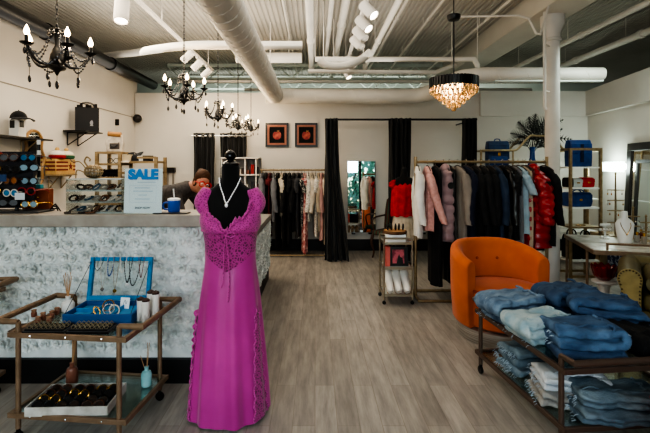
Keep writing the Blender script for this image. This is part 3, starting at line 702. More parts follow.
tag(MB().box(-.04,.04,-.02,.02,0,.03).build('small_box', mat('turquoise','#2f9aa6',.5), None, at(37,0,3.27)[:2]+(CZ+.1655,), bevel=.003), 'small turquoise box lying on the rust brown box', 'box')
wn = thing('display_wand', 'slim black and white wand standing beside the arched wall mirror', 'wand', at(40,209,3.33)[:2]+(CZ,))
MB().lathe([(.012,0),(.012,.25)],10).build('lower_sleeve', mat('clear_sleeve','#9aa19c',.2), wn); MB().lathe([(.012,.25),(.012,.53),(.006,.55)],10).build('upper_sleeve', BLACKM, wn)
for z in (.3,.42,.5): MB().lathe([(.0135,z),(.0135,z+.035)],10).build('band', CERAM, wn)
wn.location.y = 3.315
# small black tabletop easel
ez = thing('tabletop_easel', 'tiny black wire easel on the counter left of the jewellery tiers', 'easel', at(55.5,210,3.22)[:2]+(CZ,))
m = MB()
for a, b in (((-.045,-.01,0),(0,0,.055)),((.045,-.01,0),(0,0,.055)),((0,.03,0),(0,0,.055)),((-.03,-.007,.02),(.03,-.007,.02)),((-.02,-.004,.035),(.02,-.004,.035))): m.tube([a,b],.005,6)
m.build('wire_frame', BLACKM, ez)
# acrylic tiers with bracelets
ax0, ax1 = X_(75,3.18), X_(128,3.18); AY = 3.16
ac = thing('jewellery_tiers', 'clear three tier acrylic jewellery stand on the counter left of the sale sign', 'stand', ((ax0+ax1)/2, AY, CZ)); w = (ax1-ax0)/2
for k, z in enumerate((.0,.075,.155)): MB().box(-w,w,-.09,.1,z,z+.007).build('shelf', mat('pale_shelf','#b9c2c0',.2), ac); MB().box(-w,w,-.093,-.09,z,z+.02).build('lip', CLEAR, ac, smooth=0)
MB().box(-w-.004,-w,-.09,.1,0,.245).build('side_panel', CLEAR, ac, smooth=0); MB().box(w,w+.004,-.09,.1,0,.245).build('side_panel', CLEAR, ac, smooth=0); MB().box(-w,w,.1,.104,0,.245).build('back_panel', CLEAR, ac, smooth=0)
MB().box(-w,w,-.09,.1,.238,.245).build('shelf', mat('pale_shelf'), ac)
BC = [('#4a4038','dark brown beaded bracelet'),('#8c8476','taupe beaded bracelet'),('#b8b2a6','pale stone bracelet'),('#2a2522','black beaded bracelet'),('#3b5566','blue grey beaded bracelet'),('#6b4a35','amber beaded bracelet'),('#a9a49a','pale grey bracelet')]
proto = {}
for k, z in enumerate((.007,.082,.162)):
    for i in range(13):
        ci = (i*2 + k*3) % 7; c, lab = BC[ci]; pos = ((ax0+ax1)/2 - w + .03 + i*(2*w-.06)/12, AY-.05 + .03*(i % 2), CZ+z+.0345)
        L = lab + ', number %d from the left on the %s acrylic tier' % (i+1, ('lowest','middle','upper')[k])
        L = '%s on the %s acrylic tier, %s from the left' % (lab, ('lowest','middle','upper')[k], ('first','second','third','fourth','fifth','sixth','seventh','eighth','ninth','tenth','eleventh','twelfth','thirteenth')[i])
        m = MB(); n = 14
        for j in range(n):
            a = 2*PI*j/n; m.sph((.027*math.cos(a), 0, .027*math.sin(a)), .0078, 6, 4)
        m.tube([(.027*math.cos(2*PI*j/n),0,.027*math.sin(2*PI*j/n)) for j in range(n)], .003, 5, closed=True)
        if ci not in proto:
            o = m.build('bracelet', mat('bead%d' % ci, c, .25), None, pos); proto[ci] = o
        else: o = proto[ci].copy(); COL.objects.link(o); o.location = pos
        o.rotation_euler = (rnd.uniform(.75,1.2)*(-1),rnd.uniform(-.3,.3),rnd.uniform(-.9,.9)); o.location.z -= .012; tag(o, L, 'bracelet', 'bracelets on the acrylic tiers')
for i in range(4):
    o = proto[(0,1,3,5)[i]].copy(); COL.objects.link(o); o.location = (X_(70+i*7,3.05), 3.04, CZ+.009); o.rotation_euler = (R(90),0,i)
    tag(o, BC[(0,1,3,5)[i]][1] + ' lying on the counter in front of the acrylic tiers', 'bracelet', 'bracelets in front of the tiers')
# wire bird with a basket body on the tiers
bd_ = thing('wire_bird', 'gold wire bird with a round basket body on top of the jewellery tiers', 'ornament', (X_(95,3.18), AY, CZ+.245))
m = MB()
for i in range(9):
    a = PI*i/9; m.tube([(.062*math.cos(b)*math.cos(a), .062*math.cos(b)*math.sin(a), .05+.048*math.sin(b)) for b in [2*PI*j/16 for j in range(16)]], .004, 5, closed=True)
for z in (-.5,0,.5): m.tube([(.062*math.cos(z)*math.cos(b), .062*math.cos(z)*math.sin(b), .05+.048*math.sin(z)) for b in [2*PI*j/20 for j in range(20)]], .004, 5, closed=True)
m.build('basket_body', BRASS, bd_); MB().sph((0,0,.045),(.05,.05,.036),14,8).build('filling', mat('stone_beads','#8b8175',.5,col2='#e0d8c8',scale=60), bd_)
MB().tube(spl([(-.035,0,.08),(-.065,0,.12),(-.05,0,.155),(-.025,0,.14),(-.03,0,.125)],6),.006,7).build('neck', BRASS, bd_)
MB().tube(spl([(-.055,0,.07),(-.1,0,.12),(-.15,0,.12),(-.17,0,.14)],6),.004,6).build('tail', BRASS, bd_)
MB().tube(spl([(-.06,0,.04),(-.12,0,.06),(-.13,0,.0)],6),.004,6).build('leg', BRASS, bd_)
# sale sign
sg = thing('sale_sign', 'white sale sign in a clear holder on the counter', 'sign', at(142.5,216,3.04)[:2]+(CZ,)); sg.rotation_euler = (R(-4),0,R(-2))
MB().box(-.135,.135,0,.0015,.004,.318).build('paper', PAPER, sg, smooth=0); MB().box(-.138,.138,-.004,-.002,0,.322).box(-.138,.138,-.03,.05,0,.004).build('clear_holder', CLEAR, sg, smooth=0)
SB = mat('sale_blue','#1f7fc4',.5); GT = mat('grey_print','#5a6a74',.7); LG = mat('pale_print','#b8c9d2',.7)
RX = Matrix.Rotation(R(90),4,'X')
tm = text_mb('SALE', .092, .0035, .0008, 'CENTER', .0028); tm.xf(Matrix.Translation((0,-.0075,.246)) @ RX @ Matrix.Diagonal((1.08,1,1,1))).build('sale_lettering', SB, sg, smooth=0)
tm = text_mb('SHOP NOW', .02, .0004, .0004, 'CENTER'); tm.xf(Matrix.Translation((0,-.005,.035)) @ RX).build('small_lettering', GT, sg, smooth=0)
m = MB()
for z, a, b in ((.218,-.04,.09),(.178,-.06,.05),(.155,-.07,.07),(.128,-.03,.03),(.1,-.055,.05)): m.box(a,b,-.0052,-.0046,z,z+.007)
for q in (m,): q.build('printed_lines', LG, sg, smooth=0)
m = MB(); m.tube([(-.095,-.005,.08),(.095,-.005,.08),(.095,-.005,.2),(-.095,-.005,.2)],.0012,4,closed=True).build('printed_frame', LG, sg)
# mug
mg = thing('mug', 'blue mug with a clear lid and white straw on the counter', 'mug', at(174,209,3.14)[:2]+(CZ,))
MB().lathe([(.037,0),(.042,.01),(.044,.082),(.044,.088),(.04,.088),(.038,.01)],24).build('cup', BLUE, mg)
MB().lathe([(.046,.086),(.046,.098),(.03,.104),(.012,.105)],24).build('lid', mat('white_lid','#d5dbe0',.3), mg)
MB().tube([(.002,0,.1),(-.004,0,.17)],.005,8).build('straw', CERAM, mg); MB().tube(spl([(-.042,0,.07),(-.07,0,.068),(-.078,0,.045),(-.068,0,.022),(-.04,0,.022)],5),.007,8).build('handle', BLUE, mg)
tag(MB().box(-.12,.12,-.05,.05,0,.008).build('tablet', BLACKM, None, at(172,212,3.06)[:2]+(CZ,), bevel=.003), 'flat black tablet lying on the counter right of the sale sign', 'tablet')

# ------------------------------------------------------------------ carts
def cart(name, label, loc, rz, L, D, zt, zl, M_, hand=.13, glass=True, group=None):
    """two-tier bar cart: long axis local x, with U handles at both ends"""
    t = thing(name, label, 'cart', loc, rz, group); r = .014; th = zt-.066
    for sx in (-1,1):
        for sy in (-1,1):
            p = MB().tube([(sx*L/2, sy*D/2, .07),(sx*L/2, sy*D/2, zt)], r, 10).build('post', M_, t)
            w = MB().lathe([(.026,-.009),(.028,0),(.026,.009)],16).xf(Matrix.Translation((sx*L/2,sy*D/2,.029)) @ RX).box(sx*L/2-.004,sx*L/2+.004,sy*D/2-.012,sy*D/2+.012,.03,.075).build('caster', BLACKM, t)
        pts = [(sx*L/2, -D/2, zt),(sx*(L/2+hand), -D/2, zt),(sx*(L/2+hand), D/2, zt),(sx*L/2, D/2, zt)]
        MB().tube(pts, .013, 10).build('handle', M_, t)
    for z in (th, zl):
        m = MB(); a, b = L/2+.05, D/2+.02
        for (x0,x1,y0,y1) in ((-a,a,-b,-b+.02),(-a,a,b-.02,b),(-a,-a+.02,-b+.02,b-.02),(a-.02,a,-b+.02,b-.02)): m.box(x0,x1,y0,y1,z-.015,z+.012)
        m.build('tier_frame', M_, t, bevel=.002)
        MB().box(-a+.02,a-.02,-b+.02,b-.02,z-.004,z+.004).build('glass_shelf', GLASS if glass else mat('marble_top','#b9b3a9',.3,col2='#a39b90',scale=6), t, smooth=0)
        for k in (-.6,0,.6): MB().sph((k*a,-b-.001,z),.006,8,4).build('screw', CHROME, t)
    return t, th+.004, zl+.004
lc, T1, T2 = cart('bar_cart', 'bronze two tier glass cart with jewellery in front of the rose counter', (-1.305,2.565,0), R(-6), .58, .47, .65, .148, BRONZE)
lc2, _, _ = cart('bar_cart', 'bronze glass cart cut off by the left edge of the photograph', (-2.40,2.66,0), R(-1), .62, .36, .76, .148, BRONZE)
# blue jewellery box
jb = thing('jewellery_box', 'open blue velvet jewellery box on the upper glass shelf of the left cart', 'jewellery box', (-1.255,2.62,T1+.0))
TZ = T1
m = MB().box(-.2,.2,-.13,.13,0,.012)
m.box(-.2,.2,-.13,-.118,.012,.058).box(-.2,.2,.118,.13,.012,.058).box(-.2,-.188,-.118,.118,.012,.058).box(.188,.2,-.118,.118,.012,.058)
m.build('tray', mat('blue_case','#154f86',.6), jb, bevel=.003)
m = MB().box(-.187,.187,-.117,.117,.012,.03)
for x in (-.06,.07): m.box(x-.004,x+.004,-.117,.117,.03,.052)
m.box(-.187,-.06,-.004,.004,.03,.052); m.build('lining', BLUEV, jb, smooth=0)
lidM = Matrix.Translation((0,.13,.058)) @ Matrix.Rotation(R(-12),4,'X')
m = MB(); m.box(-.2,.2,0,.03,0,.03).box(-.2,.2,0,.03,.245,.27).box(-.2,-.176,0,.03,.03,.245).box(.176,.2,0,.03,.03,.245)
m.xf(lidM).build('lid_frame', mat('blue_velvet'), jb, bevel=.003)
MB().box(-.176,.176,.012,.016,.03,.245).xf(lidM).build('lid_glass', CLEAR, jb, smooth=0)
for s in (-1,1): MB().tube([tuple(lidM @ Vector((s*.19,-.002,.24))),(s*.19,-.12,.056)],.002,5).build('stay_cord', BLACKM, jb)
for k,(x,l,c,lab,wd) in enumerate([(-.14,.085,'#1a1512','short black cord necklace, leftmost in the blue box lid',.03),(-.1,.19,'#b9b4aa','long silver necklace with a round pendant in the blue box lid',.025),(-.06,.12,'#274b8a','blue bead necklace in the blue box lid',.018),
                        (-.02,.2,'#9a8a70','long gold chain in the blue box lid',.022),(.02,.1,'#d8d4cb','short pearl strand in the blue box lid',.018),(.055,.16,'#181414','black bead necklace in the blue box lid',.03),(.095,.18,'#120f0e','long black bead strand, second from the right in the blue box lid',.035),(.14,.13,'#7c2f22','brown red bead necklace, rightmost in the blue box lid',.02)]):
    P = [Vector((x+wd*math.cos(a), -.012, .25 - l*(.5-.5*math.cos(b)) )) for a, b in []]
    pts = []
    for i in range(22):
        u = i/21; a = PI*u; pts.append(tuple(lidM @ Vector((x-wd+2*wd*u + (.004 if k % 2 else -.004)*math.sin(5*u), -.012-.002*(k % 2), .272 - l*math.sin(a)**.7))))
    m = MB(); m.tube(pts,.0018,5)
    for p in pts[1:-1]: m.sph(p, .0042 if k in (2,4,5,6) else .0028, 6, 4)
    nl = thing('necklace', lab, 'necklace', tuple(jb.location), 0, 'necklaces hanging in the blue box lid')
    m.build('strand', mat('neck%d' % k, c, .3), nl)
    if k in (1,3): MB().lathe([(.001,-.002),(.012,-.002),(.012,.002),(.001,.002)],14).xf(Matrix.Translation(Vector(pts[11])+Vector((0,-.004,-.012))) @ RX).build('pendant', GOLD if k == 3 else CHROME, nl)
    if k == 5: MB().sph(tuple(Vector(pts[11])+Vector((0.0,-.006,-.012))),(.014,.004,.007),10,6).build('pendant', CERAM, nl)
jx, jy = jb.location[0], jb.location[1]
for k,(x,y,r,c,lab) in enumerate([(-.01,.03,.034,'gold_metal','gold bangle standing in the blue box'),(.02,-.03,.03,'silver_metal','silver bangle leaning in the blue box'),(.06,-.04,.03,'pearl_bead','pearl bracelet at the front of the blue box'),(-.04,-.05,.026,'gold_metal','small gold ring bracelet at the front left of the blue box')]):
    m = MB(); M_ = {'gold_metal':GOLD,'silver_metal':CHROME,'pearl_bead':mat('pearl_bead','#d9d0bd',.25)}[c]
    n = 18
    for j in range(n): a = 2*PI*j/n; m.sph((r*math.cos(a),0,r*math.sin(a)), .0052, 6, 4)
    m.tube([(r*math.cos(2*PI*j/n),0,r*math.sin(2*PI*j/n)) for j in range(n)], .003, 5, closed=True)
    o = m.build('bracelet', M_, None, (jx+x, jy+y, TZ+.03+r*.82), (R(-30),0,k*.5)); tag(o, lab, 'bracelet', 'bracelets in the blue box')
cdt = thing('price_card', 'small white card with a dark sketch standing in the blue box', 'card', (jx+.075,jy+.06,TZ+.0305)); cdt.rotation_euler = (R(-12),0,R(-8))
MB().box(-.03,.03,-.001,.001,0,.065).build('paper', PAPER, cdt, smooth=0)
MB().tube(spl([(-.012,-.002,.012),(.0,-.002,.05),(.008,-.002,.028),(.014,-.002,.045)],5),.0012,4).build('printed_sketch', GT, cdt)
# birch candle holders
bh0 = None
for k,(x,y,h,lab) in enumerate([(1.03,2.56,.13,'front left'),(.985,2.52,.135,'front right'),(.992,2.615,.155,'back left'),(.95,2.58,.16,'back right')]):
    t = thing('candle_holder', 'white bark candle holder, dark topped, %s of the cluster beside the blue box' % lab, 'candle holder', (-x,y,TZ+.0), 0, 'bark candle holders on the left cart')
    MB().lathe([(.021,0),(.0225,.02),(.021,h*.5),(.0225,h-.012),(.021,h-.01)],14).build('bark', mat('birch_bark','#d8d3cc',.7,col2='#6b6059',scale=22,stretch=(1,1,.4),contrast=(.5,.72)), t)
    MB().lathe([(.021,h-.012),(.022,h),(.012,h+.006),(.002,h+.012)],14).build('dark_top', mat('dark_rust','#3b241d',.6), t)
# reed diffusers
def diffuser(label, loc, c, s, m_, prof, reeds):
    t = thing('reed_diffuser', label, 'reed diffuser', loc); MB().lathe(prof,22).xf(Matrix.Scale(s,4)).build('bottle', m_, t)
    for a, l in reeds: MB().tube([(0,0,.07*s),(l*s*math.sin(a)*.8, l*s*.1*math.cos(3*a), .07*s+l*s*math.cos(a))], .0022*s, 5).build('reed', mat('rattan','#b48a62',.7), t)
PR1 = [(.03,0),(.036,.006),(.037,.045),(.03,.058),(.014,.066),(.013,.088),(.015,.09),(.011,.09)]
PR2 = [(.03,0),(.034,.006),(.034,.075),(.028,.09),(.013,.098),(.013,.12),(.016,.122),(.011,.122)]
diffuser('white reed diffuser bottle at the back of the left cart', at(68,303,2.72)[:2]+(TZ,), 0, 1.05, CERAM, PR1, [(-.28,.15),(-.18,.16),(-.08,.15),(.05,.16),(.14,.14)])
diffuser('brown reed diffuser bottle on the lower shelf of the left cart', (-1.515,2.70,T2), 0, 1.0, mat('brown_glass','#8c5b49',.3,col2='#7a4c3c',scale=12), PR2, [(-.05,.2),(.03,.22),(.1,.2)])
diffuser('turquoise reed diffuser bottle on the lower shelf of the left cart', (-1.035,2.66,T2), 0, .95, mat('turquoise_glass','#84bcc0',.15,col2='#a3d0d2',scale=9), PR2, [(-.4,.13),(.0,.2),(.07,.2)])
# small brown jars
for k,(px_,Y_) in enumerate([(38,2.5),(43,2.57),(49,2.5),(52,2.6),(57,2.66),(34,2.62)]):
    t = thing('cork_jar', 'small brown jar, %s of the jars behind the ring trays' % ('first from the left','third from the left','fourth from the left','fifth from the left','rightmost','second from the left, set back')[k], 'jar', (X_(px_,Y_),Y_,TZ), 0, 'small brown jars on the left cart')
    MB().lathe([(.013,0),(.016,.004),(.016,.026),(.012,.03)],14).build('jar_body', mat('brown_glass'), t); MB().lathe([(.013,.03),(.015,.042),(.001,.043)],14).build('stopper', mat('cork','#8e6a52',.8), t)
# ring trays
for k,(x,lab) in enumerate([(-1.475,'black velvet ring tray, left one in front of the blue box'),(-1.235,'black velvet ring tray, right one in front of the blue box')]):
    y = 2.405; t = thing('ring_tray', lab, 'tray', (x,y,TZ), 0, 'ring trays on the left cart')
    m = MB().box(-.115,.115,-.062,.062,0,.014)
    m.build('tray_body', BLACKV, t, bevel=.003); m = MB()
    for r_ in range(4): m.tube([(-.105,-.045+.03*r_,.016),(.105,-.045+.03*r_,.016)],.009,8)
    m.build('foam_rolls', BLACKV, t)
rg = None
for k, x in enumerate((-1.475,-1.235)):
    for r_ in range(3):
        for i in range(8):
            if rg is None:
                rg = MB().tube([(.0085*math.cos(a),0,.0085*math.sin(a)) for a in [2*PI*j/12 for j in range(12)]],.0014,5,closed=True).sph((0,0,.0095),(.003,.0025,.0025),6,4).build('ring', mat('dull_gold','#7d7058',.5,metal=.8))
                o = rg
            else: o = rg.copy(); COL.objects.link(o)
            o.location = (x-.092+.026*i+.006*(r_ % 2), 2.405-.03+.03*r_, TZ+.029); o.rotation_euler = (R(-25),0,.2)
            tag(o, 'small gold ring set in a black velvet tray, %s tray' % ('left','right')[k], 'ring', 'rings in the %s velvet tray' % ('left','right')[k])
            if (i+r_) % 4 == 0: o.scale = (1.15,1.15,1.15)
tag(MB().box(-.05,.05,-.06,.06,0,.004).build('wood_board', mat('dark_plank','#4f3d31',.6,col2='#3d2e25',scale=10), None, (-1.64,2.44,TZ)), 'flat dark wooden board at the left end of the left cart', 'board')
# lower tray with sunglasses
tx, ty = -1.345, 2.46
t = thing('display_tray', 'white marbled tray of sunglasses on the lower shelf of the left cart', 'tray', (tx,ty,T2), R(2)); MW = mat('white_marble','#d5d2cb',.4,col2='#aaa49a',scale=12)
MB().box(-.22,.22,-.13,.13,0,.01).box(-.22,.22,-.13,-.122,.01,.05).box(-.22,.22,.122,.13,.01,.05).box(-.22,-.212,-.122,.122,.01,.05).box(.212,.22,-.122,.122,.01,.05).build('tray_body', MW, t, bevel=.002)
MB().box(-.211,.211,-.121,.121,.01,.022).build('liner', BLACKV, t, smooth=0)
d_ = [(FK,LD,'black sunglasses'),(FT,LD,'tortoiseshell sunglasses'),(FK,mat('brown_lens','#2a1c14',.1),'black framed sunglasses with brown lenses'),(FG,LD,'thin gold framed sunglasses'),(FT,mat('brown_lens'),'tortoiseshell sunglasses with brown lenses')]
for r_ in range(4):
    for c in range(3):
        fr, ln, dd = d_[(r_*3+c*2) % 5]
        sunglasses(None, dd + ', %s row of the marbled tray, %s' % (('front','second','third','back')[r_], cols[c]), (tx-.135+.135*c, ty-.1+.056*r_, T2+.047), rnd.uniform(-.15,.15), 'sunglasses in the marbled tray', fr, ln, R(-35), .92, True)
# ------------------------------------------------------------------ left wall
def bracket_shelf(label, y0, y1, z, dep, m_, h=.16, th=.018):
    t = thing('wall_shelf', label, 'shelf', (LX, (y0+y1)/2, z), 0, 'wall shelves on the left wall'); L = (y1-y0)/2
    MB().box(.008,dep,-L,L,-th,0).build('board', m_, t, bevel=.002)
    for s in (-.55,.55):
        MB().tube([(.012,s*L,-th-h),(.012,s*L,-th-.006),(dep*.9,s*L,-th-.006)],.007,6).tube([(.012,s*L,-th-h),(dep*.85,s*L,-th-.006)],.007,6).build('bracket', BRASS if h < .17 else BLACKM, t)
    return t
bracket_shelf('black wall shelf holding a white block and a black cap', 3.9, 4.93, 1.80, .22, BLACKM)
t = thing('display_block', 'white block with a black tag under the black cap on the wall shelf', 'block', (-3.09,4.5,1.80))
MB().box(-.05,.05,-.06,.06,0,.19).build('block_body', CERAM, t, bevel=.004); MB().box(.0505,.052,-.045,.02,.1,.17).build('tag', BLACKM, t, smooth=0)
MB().box(-.04,.01,-.0625,-.0605,.09,.17).build('tag', BLACKM, t, smooth=0)
def cap(label, loc, rz, m_, m2, s=1):
    t = thing('baseball_cap', label, 'cap', loc, rz); m = MB(); rings = []
    for i in range(9):
        a = PI/2*i/8; q = math.cos(a) if i < 8 else .02; rings.append([(.085*s*q*math.cos(b)*1.1, .075*s*q*math.sin(b), .085*s*math.sin(a)) for b in [2*PI*j/24 for j in range(24)]])
    m.loft(rings).build('crown', m_, t)
    def f(u, v):
        b = -1.15+2.3*v; r = .085*s + .085*s*u*math.cos(b*.75)
        return (r*math.cos(b)*1.08, r*math.sin(b)*.9, .008*s - .03*s*u*u + .012*s*u*(1-abs(b)))
    MB().grid(6,14,f).build('brim', m2, t, solid=.004); MB().sph((0,0,.085*s),.008*s,8,5).build('button', m2, t); return t
cap('black cap with a curved brim on the white block on the wall shelf', (-3.08,4.5,1.99), R(-25), BLACKF, BLACKF, 1.0)
# wavy edged mirror
t = thing('wavy_mirror', 'arched mirror with a wavy gold frame on the left wall beside the sunglasses', 'mirror', (LX,4.90,1.58))
out = []
for i in range(72):
    a = 2*PI*i/72; y = .165*math.copysign(abs(math.cos(a))**.6, math.cos(a)); z = .32*math.sin(a); y *= 1+.13*math.cos(z*26)-.12*max(0,z/.32)
    out.append((y, z))
m = MB(); m.prism(out, .006, .02, 'yz'); m.build('backing', BRASS, t)
MB().tube([(.022,y,z) for y,z in out],.016,6,closed=True).build('frame', mat('gold_wood','#a98253',.5,col2='#8a683e',scale=10), t)
MB().prism([(y*.9,z*.93) for y,z in out], .0205, .0225, 'yz').build('mirror_pane', MIRROR, t, smooth=0)
MB().prism([(y*.6,z*.66+.03) for y,z in out], .0228,.03,'yz').build('dark_shape', BLACKV, t)  # black silhouette seen in the mirror, laid over the pane as a plate
# tan striped stack
bracket_shelf('gold bracket wall shelf under the tan striped bag', 5.08, 5.54, 1.40, .16, WOODL)
TAN = mat('tan_knit','#c9a468',.85,col2='#b8935a',scale=14,bump=.2); STR = mat('dark_red_stripe','#6e1a1c',.8)
t = thing('striped_bag', 'tan bag with dark red stripes and a star on the left wall shelf', 'bag', (LX+.085,5.305,1.4))
MB().box(-.065,.065,-.21,.21,0,.185).build('bag_body', TAN, t, bevel=.008)
for z in (.045,.09,.135):
    MB().box(.0652,.068,-.2,.04,z,z+.02).build('stripe', STR, t, smooth=0); MB().box(.0652,.068,.155,.205,z,z+.02).build('stripe', STR, t, smooth=0)
    MB().box(-.06,.06,-.2125,-.2102,z,z+.02).build('stripe', STR, t, smooth=0)
star = []
for i in range(10):
    a = PI/2 + PI*i/5; r = .05 if i % 2 == 0 else .021; star.append((.098+r*math.cos(a), .095+r*math.sin(a)))
MB().prism(star, .0652, .0685, 'yz').build('star', STR, t, smooth=0)
if 0: t = thing('striped_bag', 'second tan bag with dark red stripes half hidden behind the arched mirror', 'bag', (LX+.1,5.21,1.41))
for z in (): MB().box(-.07,.07,-.0925,-.0902,z,z+.02).build('stripe', STR, t, smooth=0); MB().box(.0802,.083,-.08,.06,z,z+.02).build('stripe', STR, t, smooth=0)
for k,(y,c,c2,lab) in enumerate([(5.21,'#8f1d1f','#d8d2c4','red and white striped beanie on the tan striped bag'),(5.40,'#2d5a3c','#d8cfb8','green striped beanie on the tan striped bag')]):
    t = thing('knitted_beanie', lab, 'hat', (LX+.1,y,1.587), 0, 'beanies on the tan bag')
    MB().lathe([(.085,0),(.1,.015),(.1,.04),(.085,.045)],20,sx=.9).build('cuff', mat('beanie%d' % k, c, .9, bump=.3, scale=20), t)
    MB().lathe([(.085,.04),(.09,.055),(.07,.085),(.03,.1),(.001,.102)],20,sx=.9).build('crown', mat('beanietop%d' % k, c2, .9, bump=.3, scale=20), t)
    MB().sph((0,0,.115),.025,10,6).build('pompom', TAN, t)
# black paper bag
t = bracket_shelf('black bracket shelf high on the left wall under the black carrier bag', 5.48, 5.92, 1.955, .3, BLACKM, .17)
t = thing('carrier_bag', 'black paper carrier bag with a pale emblem on the high wall shelf', 'bag', (LX+.19,5.72,1.956), R(-62))
m = MB(); m.loft([[(-.06,-.14,0),(.06,-.14,0),(.06,.14,0),(-.06,.14,0)],[(-.06,-.14,.31),(.06,-.14,.31),(.06,.14,.31),(-.06,.14,.31)]]); m.build('bag_body', mat('black_paper','#141315',.6), t, smooth=0)
m = MB()
for i in range(7): m.grid(2,2,lambda u,v,i=i: (-.04+.08*u+.02*math.sin(i), -.12+.034*i+.035*v, .31+.06*u*(1-u)*4*(.6+.4*math.sin(i*2.3))))
m.build('tissue', BLACKM, t, smooth=0, solid=.002)
for s in (-1,1): MB().tube(spl([(s*.05,-.09,.3),(s*.05,-.07,.36),(s*.05,0,.38),(s*.05,.07,.36),(s*.05,.09,.3)],4),.005,6).build('handle', BLACKM, t)
EM = mat('pale_emblem','#8d8d90',.5)
MB().prism([(.05+.02*math.cos(a), .11+.035*math.sin(a)*(1+.3*math.cos(a))) for a in [2*PI*i/9 for i in range(9)]], .0603,.0618,'yz').prism([(.03,.07),(.075,.07),(.06,.085),(.04,.085)],.0603,.0618,'yz').build('emblem', EM, t, smooth=0)
pass
# security camera
t = thing('security_camera', 'dark round security camera in the corner of the back wall', 'camera', at(137.5,118.5,7.63))
MB().sph((0,0,0),.075,16,10).build('dome', mat('dark_dome','#2a2624',.2), t); MB().lathe([(.06,-.0),(.07,.06)],16).xf(RX.inverted()).build('mount', WHITEP, t)
tag(MB().box(-.03,.03,-.02,.0,-.05,.05).build('wall_switch', BLACKM, None, (LX+.03,6.95,2.2), bevel=.004), 'small black switch high on the left wall', 'switch')
# wooden shelf behind the counter
sx0, sx1, sxm, SY = X_(97,5.0), X_(156,5.0), X_(120,5.0), 5.0
t = thing('display_shelf', 'light wood stepped shelf unit behind the counter', 'shelf unit', (0,SY,0)); D_ = .3
for x, h in ((sx0,1.665),(sxm,1.665),(sx1,1.605)):
    for y in (0,D_): MB().box(x-.017,x+.017,y-.017,y+.017,0,h).build('post', WOODL, t, smooth=0)
for z in (.12,.6,1.05,1.36,1.52,1.655): MB().box(sx0,sxm,-.01,D_+.01,z-.012,z+.012).build('shelf', WOODL, t, smooth=0)
for z in (.3,.8,1.25,1.42,1.545): MB().box(sxm,sx1,-.01,D_+.01,z-.012,z+.012).build('shelf', WOODL, t, smooth=0)
MB().box(sxm+.2,sx1,-.012,.012,1.585,1.61).build('rail', WOODL, t, smooth=0); MB().box(sx0,sxm,D_-.01,D_+.01,1.2,1.22).build('rail', WOODL, t, smooth=0)
t = thing('handbag', 'white and black handbag with a brown rolled cover on the wooden shelf', 'handbag', (X_(114.5,5.1),5.12,1.667), R(10))
MB().loft([[(a*.085,b*.05,0) for a,b in ((-1,-1),(1,-1),(1,1),(-1,1))],[(a*.095,b*.045,.1) for a,b in ((-1,-1),(1,-1),(1,1),(-1,1))],[(a*.08,b*.02,.2) for a,b in ((-1,-1),(1,-1),(1,1),(-1,1))]]).build('bag_body', mat('bag_white','#a89d90',.6,col2='#c9c0b2',scale=18), t, bevel=.008)
MB().box(-.05,.06,-.054,-.047,.03,.1).build('front_pocket', mat('bag_grey','#4b4440',.6), t, bevel=.004)
MB().tube([(-.075,-.01,.21),(.07,-.02,.2)],.03,12).build('rolled_cover', mat('brown_roll','#a47848',.7), t)
MB().tube(spl([(-.06,0,.17),(-.04,-.05,.08),(.02,-.06,.06),(.07,-.02,.15)],5),.006,6).build('strap', BLACKM, t)
cap('black and white cap standing on the right half of the wooden shelf', (X_(133,5.05),5.1,1.56), R(200), BLACKF, mat('bag_white'), .95)
cap('black cap tipped at the back of the wooden shelf', (X_(127,5.05),5.2,1.60), R(30), BLACKF, BLACKF, .8).rotation_euler = (R(25),R(-30),0)
for k,(x,c,h,lab) in enumerate([(128,'#c9b694',.06,'cream box on the wooden shelf below the caps'),(141,'#e4e2dc',.045,'small white box on the right of the wooden shelf'),(148,'#2b2522',.05,'small dark box at the right end of the wooden shelf')]):
    t = thing('gift_box', lab, 'box', (X_(x,5.05),5.05+.05*(k % 2),1.557)); MB().box(-.045,.045,-.04,.04,0,h).build('box_body', mat('gift%d' % k, c, .6), t, bevel=.003); MB().box(-.048,.048,-.043,.043,h,h+.014).build('lid', mat('gift%d' % k), t, bevel=.003)
t = thing('eyeglass_holder', 'black wire glasses lying on the left half of the wooden shelf', 'glasses', (X_(112,5.05),5.08,1.532))
MB().tube([(.03*math.cos(a)-.035,0,.03+.028*math.sin(a)) for a in [2*PI*j/14 for j in range(14)]],.004,5,closed=True).tube([(.03*math.cos(a)+.035,0,.03+.028*math.sin(a)) for a in [2*PI*j/14 for j in range(14)]],.004,5,closed=True).tube([(-.006,0,.035),(.006,0,.035)],.004,5).build('wire_frame', BLACKM, t)
t = thing('fur_scarf', 'dark fluffy scarf rolled on the wooden shelf above the jewellery tiers', 'scarf', (X_(109,5.1),5.12,1.372)); m = MB()
for i in range(240):
    a = rnd.uniform(0,2*PI); x = rnd.uniform(-.11,.11); p = Vector((x,.04*math.cos(a),.045+.035*math.sin(a))); d = Vector((rnd.uniform(-.4,.4),math.cos(a),math.sin(a)))*.022; e = Vector((.004,0,0)); m.add([p-e,p+e,p+d],[(0,1,2)])
m.tube([(-.12,0,.045),(0,.004,.047),(.12,0,.045)],.04,12); m.build('roll', mat('dark_fur','#1d1715',.95), t, smooth=0)
# wall phone-like holder
t = thing('wall_hook_board', 'black wall hook with two grey straps hanging on the back wall behind the sign', 'hook', (X_(169,7.6),BY-.02,Z_(170,7.6)))
MB().box(-.09,.09,-.05,.018,-.04,.045).build('hook_box', BLACKM, t, bevel=.006)
for s in (-1,1): MB().box(s*.05-.017,s*.05+.017,-.012,-.006,-.75,-.04).build('strap', mat('grey_strap','#77716a',.7), t, smooth=0)
